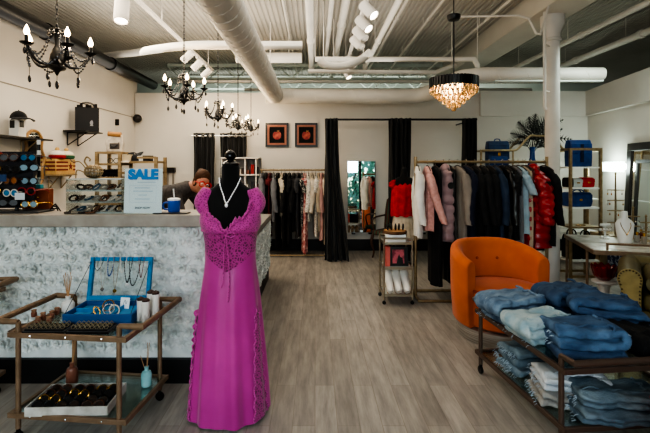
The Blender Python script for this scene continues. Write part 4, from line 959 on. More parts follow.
# two black curtains with eyelets, white shelf
def curtain(label, x0, x1, y, z0, z1, waves, amp, m_, x0b=None, x1b=None, group=None, eyelets=0, rz=0):
    t = thing('curtain', label, 'curtain', (0,y,0), 0, group); x0b = x0 if x0b is None else x0b; x1b = x1 if x1b is None else x1b
    def f(u, v):
        z = z1 + (z0-z1)*v; a = x0+(x0b-x0)*v**1.5; b = x1+(x1b-x1)*v**1.5
        return (a+(b-a)*u + .008*math.sin(9*v+u*20), amp*math.sin(2*PI*waves*u+.8*math.sin(3*v+u*7)) + .3*amp*math.sin(2*PI*waves*2.3*u+v*2), z)
    MB().grid(int(waves*14), 24, f).build('cloth', m_, t, smooth=80, solid=.004)
    m = MB()
    for i in range(eyelets):
        u = (i+.5)/eyelets; m2 = MB().tube([(.022*math.cos(a),0,.022*math.sin(a)) for a in [2*PI*j/14 for j in range(14)]],.006,6,closed=True)
        m2.xf(Matrix.Translation((x0+(x1-x0)*u,-amp*1.15-.006,z1-.05))).build('eyelet', mat('dull_steel','#8c8a86',.4,metal=.8), t)
    return t
DRAPE = mat('black_drape','#0a0a0b',.85,col2='#131314',scale=6,sheen=.12)
curtain('black eyelet curtain behind the person at the counter', X_(193.5,7.5), X_(214,7.5), 7.5, .02, Z_(133,7.5), 4, .03, DRAPE, group='eyelet curtains on the back wall', eyelets=3)
curtain('black eyelet curtain behind the head of the dress form', X_(220,7.55), X_(246,7.55), 7.55, .02, Z_(133,7.5), 5, .03, DRAPE, group='eyelet curtains on the back wall', eyelets=4)
t = thing('curtain_rod', 'thin silver curtain rod on the back wall holding the eyelet curtains', 'rod'); z = Z_(133,7.5)-.05
MB().tube([(X_(191,7.5),7.52,z),(X_(249,7.5),7.52,z)],.012,8).build('rod', CHROME, t)
for x in (X_(191.5,7.5),X_(248.5,7.5)): MB().tube([(x,7.52,z),(x,BY,z)],.009,6).build('bracket', CHROME, t)
wy = 7.2; wx0, wx1 = X_(221,wy), X_(259.5,wy)
t = thing('white_shelf', 'white open shelf unit behind the dress form with small goods', 'shelf unit', (0,wy,0)); zz = [Z_(157.5,wy),Z_(174.5,wy),Z_(190.5,wy),.8,.45,.1]
for z in zz: MB().box(wx0,wx1,-.02,.26,z-.018,z+.006).build('shelf', WHITEP, t, smooth=0)
for x in (wx0+.01,(wx0+wx1)/2+.08,wx1-.06): MB().box(x-.012,x+.012,0,.26,0,zz[0]).build('upright', WHITEP, t, smooth=0)
MB().box(wx0,wx1,.262,.27,.1,zz[0]).build('back_panel', mat('shelf_back','#8f8a85',.8), t, smooth=0)
goods = [(226,1,'#b03a66',.1,'pink box'),(231,1,'#2a2225',.13,'tall dark box'),(239,1,'#c8b7a3',.08,'beige box'),(243,1,'#3a2c28',.1,'dark brown box'),(247,1,'#7a4a3a',.07,'brown box'),(252,1,'#8c1f22',.16,'red and black box'),(256,1,'#241a1c',.12,'black box'),
         (226,2,'#a83a78',.1,'magenta box'),(238,2,'#bda58c',.09,'tan box'),(242,2,'#4a3430',.12,'dark red box'),(246,2,'#d2cabd',.1,'white box'),(252,2,'#2b2b2e',.14,'tall black box'),(256,2,'#6b2a2a',.1,'dark red low box')]
for x, r_, c, h, lab in goods:
    t = thing('gift_box', '%s on the %s of the white shelf, %s' % (lab, {1:'upper shelf',2:'middle shelf'}[r_], 'left of the dress form' if x < 232 else ('nearest rail' if x > 250 else 'right of dress form')), 'box', (X_(x,wy),wy+.08,zz[r_]+.006), 0, 'small boxes on the white shelf')
    MB().box(-.028,.028,-.04,.04,0,h*.75).build('box_body', mat('good'+c, c, .6), t, bevel=.003); MB().box(-.03,.03,-.042,.042,h*.75,h).build('lid', mat('good'+c), t, bevel=.003)
# pictures
for k,(x0,x1,lab) in enumerate([(265.5,288.5,'left framed picture of a red fruit on black'),(295,317.5,'right framed picture of a red fruit on black')]):
    a, b = X_(x0,7.68), X_(x1,7.68); z0, z1 = Z_(147,7.68), Z_(123,7.68)
    t = thing('framed_picture', lab + ' on the back wall', 'picture', ((a+b)/2,BY,(z0+z1)/2), 0, 'fruit pictures on the back wall'); w, h = (b-a)/2, (z1-z0)/2
    for n_, w_, h_, d0, d1, fr, m_ in (('frame',w,h,-.04,-.002,.035,BLACKM),('inner_frame',w-.034,h-.034,-.034,-.004,.036,mat('copper_frame','#8f5844',.5,metal=.2))):
        m = MB(); m.box(-w_,w_,d0,d1,-h_,-h_+fr).box(-w_,w_,d0,d1,h_-fr,h_).box(-w_,-w_+fr,d0,d1,-h_+fr,h_-fr).box(w_-fr,w_,d0,d1,-h_+fr,h_-fr); m.build(n_, m_, t, smooth=0)
    MB().box(-w+.07,w-.07,-.02,-.004,-h+.07,h-.07).build('black_mat', BLACKV, t, smooth=0)
    hp = []
    for i in range(32):
        q = 2*PI*i/32; hp.append((.078*math.sin(q)*(1+.06*math.cos(2*q)), .072*math.cos(q) - .022*math.exp(-(((q+PI) % (2*PI))-PI)**2*6) - .01*(1-math.cos(q))*.5))
    MB().prism(hp,-.024,-.0205).build('painted_fruit', mat('fruit_red','#7d1f1a',.5,col2='#b85a40',scale=14,contrast=(.45,.7)), t, smooth=0)
    MB().prism([(-.004,.045),(.004,.045),(.012,.085),(.004,.085)],-.026,-.0205).prism([(.008,.06),(.03,.085),(.045,.075),(.028,.058)],-.026,-.0205).build('painted_stalk', mat('stalk','#8c6a3a',.6), t, smooth=0)

# ------------------------------------------------------------------ garments
def hanger(label, x, y, zb, rz, group):
    t = thing('clothes_hanger', label, 'hanger', (x,y,zb), rz, group)
    pts = arc((0,0,0), .016, -.2, PI+.3, 8, 'yz'); hk = [(0,p[1],p[2]) for p in pts][::-1]
    MB().tube([(0,-.015,-.004)]+[(0,.016*math.cos(a),.016*math.sin(a)) for a in [PI-PI*i/8 for i in range(9)]]+[(0,.012,-.014),(0,0,-.03),(0,0,-.055)],.0028,5).build('hook', CHROME, t)
    MB().tube(spl([(0,-.19,-.11),(0,-.1,-.075),(0,0,-.055),(0,.1,-.075),(0,.19,-.11)],4),.006,6).tube([(0,-.19,-.11),(0,.19,-.11)],.0035,6).build('bar', mat('hanger_wood','#3a3330',.5), t)
    return t
def garment(name, label, cat, x, y, zb, L, th, m_, rz=0, w=.2, sl='long', puff=0, hem=1.0, fold_=1.0, hood=0, group=None, sm=None, seed=0, flare=0, collar=.055, slang=0.0):
    """hanging garment: thickness along x, shoulders along y, zb = bar height, L = drop below the bar"""
    rr = random.Random(seed*17+5); t = thing(name, label, cat, (x,y,zb), rz, group); n = 40; m = MB(); rings = []
    zs = [-.05] + [-.05-(L-.05)*i/34 for i in range(1,35)]; ph = [rr.uniform(0,6) for _ in range(5)]
    for z in zs:
        d = -z-.05; k = d/(L-.05)
        if d < .07: wv = collar + (w-collar)*(d/.07)**.65; tu = .028+.25*th*(d/.07)
        else: q = (d-.07)/(L-.12); wv = w*(1-.06*math.sin(PI*min(1,q*1.6))+(hem-1)*q+flare*q*q); tu = th*(.62+.38*min(1,q*2.5)+flare*.8*q)
        pf = 1 + (puff*abs(math.sin(PI*d/.105))**.55 - puff*.5 if puff and d > .06 else 0); ring = []
        for j in range(n):
            a = 2*PI*j/n; c, s = math.cos(a), math.sin(a)
            f = 1 + fold_*min(1,k*1.8)*(.13*math.sin(5*a+ph[0]+2*k)+.1*math.sin(9*a+ph[1])+.07*math.sin(14*a+ph[2]+3*k)) + .02*math.sin(a*3+z*31+ph[3])
            sg = lambda v, e: math.copysign(abs(v)**e, v)
            ring.append((tu*pf*f*sg(c,.75), wv*(1+(pf-1)*.4)*sg(s,.85)*(1+.25*(f-1)), z + (.012*math.sin(a*2+ph[4]) if k > .97 else 0)))
        rings.append(ring)
    m.loft(rings).build('garment_body', m_, t, smooth=70)
    if sl != 'none':
        ln = {'long':.56,'short':.24,'cap':.12}[sl]
        for s in (-1,1):
            q = MB(); rings = []; p0 = Vector((0,s*(w-.035),-.135)); dr = Vector((slang*(1 if s < 0 else -.4)+rr.uniform(-.06,.06), s*(.16 if sl == 'long' else .3), -1)).normalized(); K = 26
            for i in range(K+1):
                u = i/K; c = p0 + dr*ln*u + Vector((.014*math.sin(4*u+seed), s*.012*math.sin(PI*u), 0)); r = (.066-.022*u)*(1.5 if puff else 1)
                if u < .12: r *= .6+.4*u/.12
                if u > .94 and not puff: r *= .93
                pf = 1 + (puff*1.1*abs(math.sin(PI*u*ln/.095))**.55 - puff*.5 if puff else 0); rg_ = []
                for j in range(18):
                    a = 2*PI*j/18; f = 1+.06*math.sin(3*a+u*9+ph[0])+.05*math.sin(u*30+a*2)*fold_
                    rg_.append(c + Vector((r*.85*pf*f*math.cos(a), r*pf*f*math.sin(a), .006*math.sin(a*2))))
                rings.append(rg_)
            q.loft(rings).build('sleeve', sm or m_, t, smooth=70)
    if hood:
        h = MB(); h.sph((.0,-.05,-.085),(min(.05,th*.7),.1,.07),16,10); h.build('hood', m_, t)
    return t
def dress_(name, label, cat, x, y, zb, L, th, m_, group, seed, rz=0, **k): return garment(name, label, cat, x, y, zb, L, th, m_, rz, group=group, seed=seed, **k)
RZ, RY = 1.432, 7.3
t = thing('garment_rail', 'long brass garment rail in front of the back wall left of the tall curtain', 'clothes rail', (0,RY,0)); ra, rb = X_(260.5,RY), X_(328,RY)
MB().tube([(ra,0,RZ),(rb,0,RZ)],.014,10).build('top_bar', BRASS, t)
for x in (ra+.02,rb-.02): MB().tube([(x,0,.03),(x,0,RZ)],.013,10).build('post', BRASS, t); MB().tube([(x,-.2,.016),(x,.2,.016)],.014,10).build('foot', BRASS, t)
MB().tube([(ra+.02,-.17,.03),(rb-.02,-.17,.03)],.012,8).build('base_bar', BRASS, t)
FB = mat('black_cloth','#0d0d0e',.9,col2='#17171a',scale=8,bump=.2); FDG = mat('dark_grey_cloth','#3a3a3d',.9,bump=.2); FG2 = mat('grey_cloth','#77777a',.9,bump=.2,col2='#66666a'); FCR = mat('cream_cloth','#cbbfae',.9,col2='#b5a793',scale=12,bump=.2)
FWL = mat('white_lace','#d8d3ca',.85,col2='#a49b8e',kind='voronoi',scale=30,contrast=(.05,.25)); FPK = mat('pink_cloth','#c79b93',.9,col2='#b3867f',scale=9,bump=.2); FPT = mat('rose_print','#a85a5c',.9,col2='#d9b5aa',scale=22,contrast=(.45,.6)); FBW = mat('black_white_print','#121214',.9,col2='#b5b1aa',scale=40,contrast=(.52,.6))
FBE = mat('beige_cloth','#b5a48e',.9,col2='#a1907a',scale=9,bump=.2); FRD = mat('wine_cloth','#5a1a20',.9)
back = [(263,215,.035,FG2,'blouse','grey blouse, first garment on the back rail','long'),(266,240,.03,FB,'dress','black dress, second garment on the back rail','none'),(270,238,.025,FRD,'dress','wine red dress third on the back rail','cap'),(273.5,222,.03,FG2,'blouse','light grey blouse between dark dresses on the back rail','long'),
        (278,247,.03,FB,'dress','long black dress right of the light grey blouse','none'),(281.5,216,.025,FCR,'top','cream top between two black dresses on the back rail','short'),(285,248,.035,FB,'dress','longest black dress right of the cream top','long'),(289.5,243,.035,FB,'dress','black dress near the middle of the back rail, second after the cream top','short'),
        (294,232,.03,FB,'dress','black dress before the dark grey dress on the back rail','long'),(298,238,.03,FDG,'dress','dark grey dress on the back rail','short'),(301.5,226,.025,FBW,'dress','black and white printed dress on the back rail','short'),(304.5,252,.035,FPT,'dress','long rose printed dress reaching the floor on the back rail','cap'),
        (308.5,222,.03,FWL,'top','white lace top right of the rose printed dress','long'),(312,214,.028,FCR,'blouse','cream blouse right of the white lace top','long'),(315.5,236,.028,FWL,'dress','white lace dress near the right end of the back rail','short'),(319,232,.028,FBE,'dress','beige dress left of the pink dress on the back rail','long'),
        (322,240,.032,FPK,'dress','pink dress near the tall black curtain on the back rail','long'),(326,244,.034,FCR,'dress','cream dress partly behind the tall black curtain','long')]
for i,(px_,yb,th,m_,nm,lab,sl) in enumerate(back):
    L = RZ - max(.03, Z_(yb,RY-.15)); x = X_(px_,RY)
    garment(nm, lab, nm, x, RY, RZ, L, th*1.05, m_, rnd.uniform(-.12,.12), .19, sl, 0, .9 if L < .9 else 1.0, 1.2, 0, 'garments on the back rail', seed=i, flare=.35 if m_ is FPT else 0)
    hanger('hanger of the ' + ' '.join(lab.split(',')[0].split()[:12]), x, RY, RZ+.0125, 0, 'hangers on the back rail')

# ------------------------------------------------------------------ fitting rooms
CY = 6.8; cz_ = Z_(119.5,CY)
t = thing('curtain_rod', 'long black curtain rod across the two fitting rooms', 'rod')
MB().tube([(X_(326,CY),CY,cz_),(X_(477,CY),CY,cz_)],.016,10).build('rod', BLACKM, t)
for x in (X_(328,CY),X_(399,CY),X_(475,CY)): MB().tube([(x,CY,cz_),(x,BY,cz_)],.012,8).build('bracket', BLACKM, t)
curtain('tall black curtain at the left end of the fitting room rod', X_(325,CY), X_(337.5,CY), CY, .012, cz_+.02, 4, .055, DRAPE, X_(324.5,CY), X_(349.5,CY), 'fitting room curtains')
curtain('tall black curtain gathered in the middle of the fitting room rod', X_(388.5,CY), X_(411,CY), CY, .012, cz_+.02, 5, .05, DRAPE, X_(391,CY), X_(410,CY), 'fitting room curtains')
curtain('tall black curtain at the right end of the fitting room rod above the clothes rack', X_(462.5,CY), X_(476,CY), CY, .012, cz_+.02, 4, .05, DRAPE, None, None, 'fitting room curtains')
for a, b, lab in ((347.5,375.5,'tall frameless mirror on the back wall of the left fitting room'),(417,447,'tall frameless mirror of the right fitting room, mostly behind the clothes rack')):
    x0, x1 = X_(a,7.66), X_(b,7.66); t = thing('tall_mirror', lab, 'mirror', ((x0+x1)/2,BY,0), 0, 'fitting room mirrors')
    h0, h1, hw = Z_(232,7.66), Z_(161,7.66), (x1-x0)/2; t.location = ((x0+x1)/2, BY-.012-.036-(h1-h0)*math.sin(R(2.6)), h0); t.rotation_euler = (R(-2.6),0,0)
    MB().box(-hw,hw,.003,.03,0,h1-h0).build('backing', mat('mirror_edge','#8a8d88',.4), t, smooth=0)
    MB().box(-hw+.006,hw-.006,0,.0028,.006,h1-h0-.006).build('mirror_pane', MIRROR, t, smooth=0)
    for s_ in (-.6,.6): MB().box(s_*hw-.03,s_*hw+.03,-.005,.1,-.03,0).build('ledge', BLACKM, t, smooth=0)
# striped chair
t = thing('striped_chair', 'wooden side chair with striped upholstery in front of the middle curtain', 'chair', (X_(390,7.12),7.12,0), R(-40))
ST = mat('striped_upholstery','#5c2f2a',.85,col2='#3f5a48',kind='wave',scale=5,contrast=(.4,.6))
WD = mat('walnut','#4d3426',.5)
MB().box(-.22,.22,-.22,.22,.37,.45).build('seat', ST, t, bevel=.03)
def f(u,v): x=-.21+.42*v; return (x, .2+.09*u-.05*(1-(x/.21)**2)+.0, .46+.46*u+.05*math.sin(PI*v)*u)
MB().grid(8,10,f).build('backrest', ST, t, solid=.05)
MB().tube(spl([(-.21,.2,.42),(-.22,.24,.7),(-.2,.3,.93),(0,.26,.99),(.2,.3,.93),(.22,.24,.7),(.21,.2,.42)],5),.016,8).build('back_frame', WD, t)
for sx in (-1,1):
    MB().tube(spl([(sx*.2,-.2,.38),(sx*.215,-.225,.25),(sx*.19,-.19,.1),(sx*.205,-.215,.0)],5),[.024]*8+[.015]*8,8).build('leg', WD, t)
    MB().tube([(sx*.2,.2,.38),(sx*.2,.25,0)],[.022,.014],8).build('leg', WD, t)
    MB().tube(spl([(sx*.21,-.15,.44),(sx*.23,-.17,.6),(sx*.235,-.05,.65),(sx*.22,.23,.66)],5),.014,8).build('arm', WD, t)
# red top on a form
fx, fy = X_(404,6.58), 6.58
t = thing('dress_form', 'black dress form wearing a red top behind the small glass trolley', 'dress form', (fx,fy,0))
MB().lathe([(.15,0),(.15,.015),(.03,.03)],20).build('base', BLACKM, t); MB().tube([(0,0,.02),(0,0,.85)],.016,8).build('pole', BLACKM, t)
MB().loft([ell(.78,.14,.1),ell(.9,.155,.11),ell(1.02,.12,.09),ell(1.15,.15,.11),ell(1.25,.155,.09),ell(1.31,.13,.06),ell(1.34,.06,.05),ell(1.42,.05,.046),ell(1.46,.04,.036)]).build('torso', BLACKV, t); MB().lathe([(.035,0),(.03,.02),(.012,.03),(.02,.05),(.001,.06)],16,(0,0,1.46)).build('neck_finial', BLACKM, t)
t = thing('ruffled_top', 'bright red ruffled top on the dress form behind the trolley', 'top', (fx,fy,0)); RED2 = mat('bright_red','#c8141c',.75,col2='#a50e16',scale=14,bump=.3)
m = MB(); rings = []
for i in range(25):
    v = i/24; z = 1.255-.51*v; rx = .16+.025*math.sin(PI*v)+.035*v*v; 
    if v < .12: rx = .115+.04*v/.12
    rings.append([(rx*(1+.05*math.sin(11*a+v*3)+.03*math.sin(19*a))*math.cos(a), rx*.72*(1+.05*math.sin(11*a+v*3))*math.sin(a), z+.012*math.sin(9*a)*v) for a in [2*PI*j/64 for j in range(64)]])
m.loft(rings,cap=False).build('top_body', RED2, t, smooth=70)
for s in (-1,1): MB().loft([[ (s*(.14+.045*math.sin(PI*u))+.05*r_*math.cos(a), .055*r_*math.sin(a), 1.29-.14*u) for a in [2*PI*j/18 for j in range(18)]] for u,r_ in ((0,.5),(.3,1.0),(.7,1.1),(1,.8))]).build('flutter_sleeve', RED2, t)
t = thing('pleated_skirt', 'cream skirt below the red top on the dress form', 'skirt', (fx,fy,0)); m = MB()
m.loft([[((.15+.06*v)*(1+.05*v*math.sin(18*a))*math.cos(a),(.11+.05*v)*(1+.05*v*math.sin(18*a))*math.sin(a),.79-.40*v) for a in [2*PI*j/90 for j in range(90)]] for v in [i/10 for i in range(11)]],cap=False).build('skirt_body', FCR, t, smooth=70)
# small trolley
tx0, tx1, tyf, tyb = X_(384,4.7), X_(412.5,4.7)-.005, 4.69, 5.0
t = thing('glass_trolley', 'small silver three tier trolley with shoes left of the clothes rack', 'trolley', ((tx0+tx1)/2,(tyf+tyb)/2,0)); a, b = (tx1-tx0)/2, (tyb-tyf)/2; SM = mat('champagne_metal','#a9a08e',.3,metal=.9)
for sx in (-1,1):
    for sy in (-1,1):
        MB().tube([(sx*a,sy*b,.05),(sx*a,sy*b,.72)],.011,8).build('post', SM, t); MB().lathe([(.02,-.008),(.02,.008)],12).xf(Matrix.Translation((sx*a,sy*b,.021)) @ RX).box(sx*a-.004,sx*a+.004,sy*b-.01,sy*b+.01,.02,.055).build('caster', BLACKM, t)
for z in (.1,.39,.66):
    m = MB().box(-a,a,-b-.008,-b+.008,z-.012,z+.014).box(-a,a,b-.008,b+.008,z-.012,z+.014).box(-a-.006,-a+.01,-b,b,z-.012,z+.014).box(a-.01,a+.006,-b,b,z-.012,z+.014); m.build('tier_frame', SM, t, smooth=0)
    MB().box(-a+.01,a-.01,-b+.008,b-.008,z-.004,z+.004).build('shelf', mat('frosted_shelf','#c9cdc9',.25), t, smooth=0)
for s in (-1,1): MB().tube([(-a,s*b,.715),(a,s*b,.715)],.01,8).build('top_rail', SM, t)
mx, my = t.location[0], t.location[1]
tt = thing('white_box', 'flat white box on the top tier of the small trolley', 'box', (mx-.01,my-.03,.6645)); MB().box(-.1,.1,-.08,.08,0,.07).build('box_body', CERAM, tt, bevel=.003); MB().box(-.103,.103,-.083,.083,.055,.085).build('lid', PAPER, tt, bevel=.003)
tt = thing('wood_slice', 'round slice of wood on the white box on the trolley', 'wood slice', (mx-.01,my-.02,.7505)); MB().lathe([(.125,0),(.13,.008),(.13,.028),(.125,.034)],28).build('bark_edge', mat('bark_ring','#6a4a30',.8,col2='#4b3220',scale=25), tt); MB().lathe([(.12,.0342),(.001,.0352)],28).build('cut_face', mat('wood_face','#b58a5c',.6), tt)
for k in range(5):
    o = thing('bangle', 'black bangle upright on the wood slice, %s from the left' % ('first','second','third','fourth','last')[k], 'bangle', (mx-.09+.042*k,my-.03+.02*(k % 2),.787+.033), R(70), 'black bangles on the wood slice')
    MB().tube([(.03*math.cos(q),0,.03*math.sin(q)) for q in [2*PI*j/20 for j in range(20)]],.0075,7,closed=True).build('ring', BLACKM, o)
    MB().sph((0,0,.036),(.008,.008,.006),8,5).build('stud', mat('dark_stone','#2b2422',.2), o)
tt = thing('photo_frame', 'pink and black framed print standing on the middle tier of the trolley', 'framed print', (mx+.03,my-.06,.3945)); tt.rotation_euler = (R(-6),0,0)
MB().box(-.1,.1,-.006,.008,0,.21).build('frame', BLACKM, tt, bevel=.003); MB().box(-.075,.055,-.009,-.0065,.03,.18).build('print', mat('pink_print','#c4606a',.6,col2='#7c2b3a',scale=12,contrast=(.5,.6)), tt, smooth=0)
MB().prism([(-.03,.03),(.045,.03),(.035,.09),(.01,.1),(.0,.13),(-.015,.1)],-.0105,-.0092).build('printed_silhouette', BLACKM, tt, smooth=0)
tt = thing('pink_box', 'coral pink box on the middle tier of the trolley', 'box', (mx-.105,my-.03,.3945)); MB().box(-.032,.032,-.05,.05,0,.2).build('box_body', mat('coral','#d0685f',.6), tt, bevel=.003); MB().box(-.033,.033,-.051,.051,.2,.215).build('lid', mat('coral'), tt, bevel=.003)
SHM = mat('pale_shoe','#e2dfd9',.6)
def shoe(label, loc, rz):
    t = thing('shoe', label, 'shoe', loc, rz, 'white shoes on the trolley'); rings = []
    for y, w, h, z in ((-.125,.012,.012,.02),(-.11,.03,.026,.026),(-.07,.038,.035,.034),(-.02,.034,.045,.046),(.03,.03,.06,.066),(.08,.03,.075,.085),(.11,.028,.08,.1),(.125,.018,.07,.105)):
        rings.append([(w*math.cos(a), y, z + h*math.sin(a)*(.9 if math.sin(a) > 0 else .5)) for a in [2*PI*j/16 for j in range(16)]])
    MB().loft(rings).build('upper', SHM, t); MB().tube([(0,.105,.06),(0,.1,.0)],[.018,.01],8).build('heel', SHM, t)
    MB().loft([[(w*math.cos(a),y,z+.006*math.sin(a)) for a in [2*PI*j/12 for j in range(12)]] for y,w,z in ((-.125,.01,.007),(-.07,.036,.007),(-.02,.03,.02),(.06,.026,.045),(.12,.022,.055))]).build('sole', mat('tan_sole','#a08770',.6), t); return t
for k, s in enumerate(('left','middle','right')):
    q = shoe('white pointed shoe propped toe up on the bottom trolley tier, %s one' % s, (mx-.09+.09*k,my,.1), 0); q.rotation_euler = (R(-58),0,PI); q.location.z = .205; q.location.y = my-.02; q.scale = (1.3,1.2,1.2)
# ------------------------------------------------------------------ clothes rack behind the orange chair
KX0, KX1, KY, KZ = 1.14, 2.66, 4.95, 1.546
t = thing('clothes_rack', 'brass clothes rack full of coats behind the orange chair', 'clothes rack', (0,KY,0))
MB().tube([(KX0,0,KZ),(KX1,0,KZ)],.017,10).build('top_bar', BRASS, t)
for x in (KX0+.01,KX1-.01): MB().tube([(x,0,.02),(x,0,KZ+.06)],.017,10).build('post', BRASS, t)
MB().tube([(KX0,-.2,.018),(KX1,-.2,.018),(KX1,.2,.018),(KX0,.2,.018)],.016,8,closed=True).build('base_frame', BRASS, t)
for x in (KX0+.005,KX1-.005): MB().tube([(x,-.2,.018),(x,.2,.018)],.016,8).build('base_bar', BRASS, t)
WS = mat('white_shirt','#dcdad6',.85,col2='#cbc8c2',scale=6,bump=.15); PF = mat('pink_fleece','#d7a49d',.95,col2='#c79189',scale=30,bump=.5,sheen=.1); PUF = mat('mauve_quilt','#9d8284',.5,col2='#8c7074',scale=5,sheen=.2)
BGE = mat('stone_coat','#8f857b',.85,col2='#7f756c',scale=5); NAVY = mat('navy_wool','#151c30',.9,col2='#10162a',scale=8); CHA = mat('charcoal_wool','#1d1d20',.9,col2='#151517',scale=8,bump=.2); LEA = mat('black_leather','#0c0c0e',.28,col2='#101013',bump=.35,bscale=25)
SLT = mat('slate_denim','#2b3b52',.85,col2='#1f2c40',scale=8); PBL = mat('pale_blue_denim','#a9bcc6',.85,col2='#90a6b3',scale=7,bump=.2); RPU = mat('red_quilt','#a8141f',.38,col2='#8e0e18',scale=5,coat=.2); DRED = mat('deep_red','#5c0f16',.7)
rack = [(419.5,237,.045,WS,'shirt','white shirt at the left end of the clothes rack','long',0,R(-9),.03),(429,231,.055,PF,'jacket','pale pink fleece jacket second on the clothes rack','long',0,R(-5),.2),(437,286,.05,FB,'coat','long black coat between the pink fleece and the mauve puffer','none',0,0,0),
        (445.5,242,.085,PUF,'vest','mauve quilted puffer vest with a round black badge on the rack','none',.38,R(2),0),(451,284,.045,LEA,'dress','long shiny black dress below the mauve puffer vest','none',0,0,0),(459.5,240,.05,BGE,'coat','stone grey coat right of the mauve puffer vest','long',0,R(6),.1),
        (468,241,.065,NAVY,'coat','navy blue coat near the middle of the clothes rack','long',0,R(6),-.12),(477,238,.06,FB,'jacket','black jacket directly right of the navy coat','long',0,0,0),(484.5,240,.055,CHA,'jacket','charcoal jacket, second right of the navy coat','long',0,0,0),(491.5,238,.055,FB,'jacket','black jacket left of the slate blue denim jacket','long',0,0,0),
        (497.5,240,.045,SLT,'jacket','slate blue denim jacket in the middle of the black jackets','long',0,0,.05),(505,242,.06,LEA,'jacket','shiny black leather jacket on the clothes rack','long',0,R(6),0),(511.5,240,.05,FB,'jacket','black jacket left of the pale blue denim jacket','short',0,0,0),(516.5,246,.035,FG2,'dress','light grey dress left of the pale blue denim jacket','none',0,0,0),
        (521,234,.055,PBL,'jacket','pale blue denim jacket on the clothes rack','short',0,R(2),.16),(526,248,.04,FBE,'cardigan','beige cardigan between the pale denim and the red puffer','none',0,0,.05),(528.5,256,.05,DRED,'dress','deep red dress hanging behind the red puffer','none',0,0,0),
        (534,248,.15,RPU,'jacket','bright red puffer jacket with a round badge on the rack','long',.34,R(2),.06),(547,246,.05,FB,'coat','black coat at the right end of the rack in front of the column','long',0,R(2),.07)]
for i,(px_,yb,th,m_,nm,lab,sl,pf,rz,sa) in enumerate(rack):
    x = X_(px_,4.88); L = KZ - Z_(yb,4.82)
    g = garment(nm, lab, nm, x, KY, KZ, L, th, m_, rz, .205, sl, pf, 1.02, .9, 1 if nm in ('vest',) or pf else 0, 'garments on the clothes rack', seed=40+i, slang=sa)
    if pf:
        bz = -.26; MB().lathe([(.001,-.004),(.034,-.004),(.036,0),(.001,.001)],20).xf(Matrix.Translation((.005 if nm == 'vest' else .03, -.225 if nm == 'vest' else -.29, bz if nm == 'vest' else -.24)) @ RX.inverted()).build('badge', mat('badge_black','#121212',.4), g)
        MB().lathe([(.012,-.0055),(.02,-.0055)],16,cap=False).xf(Matrix.Translation((.005 if nm == 'vest' else .03, -.226 if nm == 'vest' else -.291, bz if nm == 'vest' else -.24)) @ RX).build('badge_ring', mat('badge_grey','#b7b1ab',.4), g)
    hanger('hanger of the ' + ' '.join(lab.split()[:10]), x, KY, KZ+.0155, rz, 'hangers on the clothes rack')

# ------------------------------------------------------------------ orange tub chair
oc = thing('tub_chair', 'orange velvet swivel tub chair with a steel drum base', 'armchair', (1.65,3.86,0), R(12))
RO, TH = .41, .105
def tubwall(a, v):
    """a from -1 (left arm front) to 1; v round the section"""
    return None
def hgt(a): k = abs(a); return .81 - .12*max(0,(k-.3)/.7)**1.5
m = MB(); rings = []; NA = 48
for i in range(NA+1):
    a = -1+2*i/NA; ang = PI/2 + a*R(108); c, s = math.cos(ang), math.sin(ang); h = hgt(a); ring = []
    flare_ = .012
    sec = []
    for (r, z) in [(RO-.03,.12),(RO-.005,.16),(RO+.012,.4),(RO+.016,h-.07)]: sec.append((r,z))
    for q in range(7): b = q/6*PI; sec.append((RO+.016-TH/2+TH/2*math.cos(b), h-.06+.06*math.sin(b)))
    for (r, z) in [(RO+.012-TH,h-.1),(RO-TH+.01,.45),(RO-TH+.015,.3),(RO-.2,.2),(RO-.2,.12)]: sec.append((r,z))
    rings.append([(r*c, r*s, z) for r, z in sec])
m.loft(rings).build('tub_shell', ORANGE, oc, smooth=60, bevel=.012)
MB().lathe([(.30,.12),(.34,.14),(.345,.30),(.335,.33)],40,(0,-.02,0)).build('seat_base', ORANGE, oc, bevel=.008)
MB().lathe([(.30,.33),(.338,.345),(.345,.38),(.338,.425),(.31,.45),(.2,.462),(.001,.466)],40,(0,-.035,0)).build('seat_cushion', ORANGE, oc, smooth=70)
m = MB().lathe([(.335,.42),(.3475,.437),(.335,.447)],40,(0,-.035,0),cap=False); m.build('cushion_piping', mat('orange_piping','#9a3c10',.7), oc)
MB().lathe([(.36,0),(.365,.006),(.365,.112),(.35,.116)],48).build('drum_base', STEEL, oc)
for a in (-.28,.05,.38):
    ang = PI/2 + a*R(108); r = RO-TH+.008; MB().sph((r*math.cos(ang), r*math.sin(ang), .62),(.013,.013,.013),10,6).build('button', mat('orange_piping'), oc)

